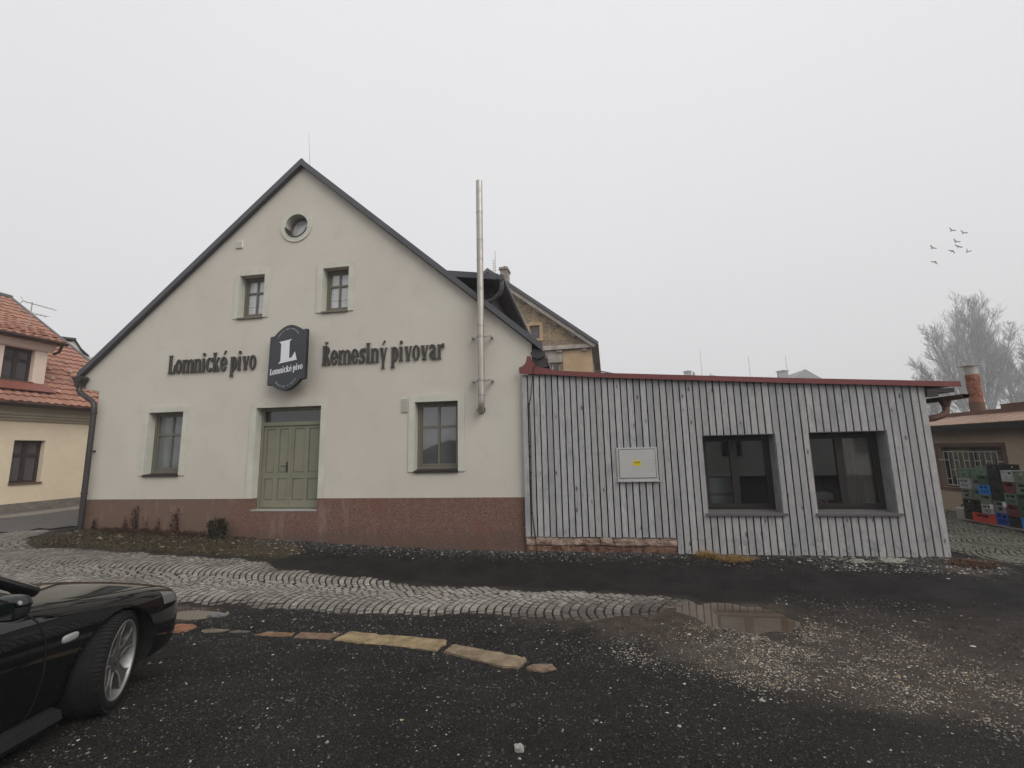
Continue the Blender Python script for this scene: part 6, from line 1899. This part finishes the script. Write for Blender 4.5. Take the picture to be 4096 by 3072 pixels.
# ------------------------------------------------------------------ mist, sky and light
hz = MB(); hz.box(-124, 124, -62, 156, -1.2, 46)
MH = bpy.data.materials.new('mist'); MH.use_nodes = True; nt = MH.node_tree; nt.nodes.clear()
vo = nt.nodes.new('ShaderNodeVolumePrincipled'); ou = nt.nodes.new('ShaderNodeOutputMaterial')
vo.inputs['Color'].default_value = (.93, .93, .945, 1); vo.inputs['Density'].default_value = .0020; vo.inputs['Anisotropy'].default_value = .2
nt.links.new(vo.outputs[0], ou.inputs['Volume'])
hzo = hz.build('haze', MH); tag(hzo, kind='stuff')

SUN_EL, SUN_AZ = 42, 128      # soft overcast glow from behind the viewer's right shoulder
wd = bpy.data.worlds.new('World'); scn.world = wd; wd.use_nodes = True
nt = wd.node_tree; nt.nodes.clear()
sky = nt.nodes.new('ShaderNodeTexSky'); sky.sky_type = 'NISHITA'; sky.sun_disc = False
sky.sun_elevation = R(SUN_EL); sky.sun_rotation = R(SUN_AZ); sky.dust_density = 6; sky.air_density = 1.5
hs = nt.nodes.new('ShaderNodeHueSaturation'); hs.inputs['Saturation'].default_value = .12
nt.links.new(sky.outputs[0], hs.inputs['Color'])
tc = nt.nodes.new('ShaderNodeTexCoord'); sp = nt.nodes.new('ShaderNodeSeparateXYZ'); nt.links.new(tc.outputs['Generated'], sp.inputs[0])
mr = nt.nodes.new('ShaderNodeMapRange'); mr.inputs[1].default_value = -.05; mr.inputs[2].default_value = .75; nt.links.new(sp.outputs[2], mr.inputs[0])
ns = nt.nodes.new('ShaderNodeTexNoise'); ns.inputs['Scale'].default_value = 1.6; ns.inputs['Detail'].default_value = 3; nt.links.new(tc.outputs['Generated'], ns.inputs['Vector'])
gr = nt.nodes.new('ShaderNodeMix'); gr.data_type = 'RGBA'; gr.inputs[6].default_value = (7.5, 7.5, 7.65, 1); gr.inputs[7].default_value = (9.45, 9.45, 9.6, 1)
nt.links.new(mr.outputs[0], gr.inputs[0])
mx = nt.nodes.new('ShaderNodeMix'); mx.data_type = 'RGBA'; mx.inputs[0].default_value = .85
nt.links.new(hs.outputs[0], mx.inputs[6]); nt.links.new(gr.outputs[2], mx.inputs[7])
ml = nt.nodes.new('ShaderNodeMapRange'); ml.inputs[1].default_value = .3; ml.inputs[2].default_value = .7; ml.inputs[3].default_value = .985; ml.inputs[4].default_value = 1.015
nt.links.new(ns.outputs[0], ml.inputs[0])
mu = nt.nodes.new('ShaderNodeVectorMath'); mu.operation = 'SCALE'; nt.links.new(mx.outputs[2], mu.inputs[0]); nt.links.new(ml.outputs[0], mu.inputs['Scale'])
bg = nt.nodes.new('ShaderNodeBackground'); bg.inputs['Strength'].default_value = .1
nt.links.new(mu.outputs[0], bg.inputs['Color'])
wo = nt.nodes.new('ShaderNodeOutputWorld'); nt.links.new(bg.outputs[0], wo.inputs['Surface'])

ld = bpy.data.lights.new('sun', 'SUN'); ld.energy = 1.6; ld.angle = R(40); ld.color = (1, .97, .93)
lo = bpy.data.objects.new('sun', ld); COL.objects.link(lo)
az = R(SUN_AZ); el = R(SUN_EL)
sd_ = Vector((math.sin(az)*math.cos(el), math.cos(az)*math.cos(el), math.sin(el)))
lo.rotation_euler = sd_.to_track_quat('Z', 'Y').to_euler(); lo.location = (0, -12, 20)

scn.view_settings.view_transform = 'Standard'; scn.view_settings.look = 'None'; scn.view_settings.exposure = 0; scn.view_settings.gamma = 1
scn.render.engine = 'CYCLES'
scn.cycles.use_denoising = True
scn.cycles.max_bounces = 8; scn.cycles.volume_bounces = 2; scn.cycles.transparent_max_bounces = 12
scn.cycles.sample_clamp_indirect = 6
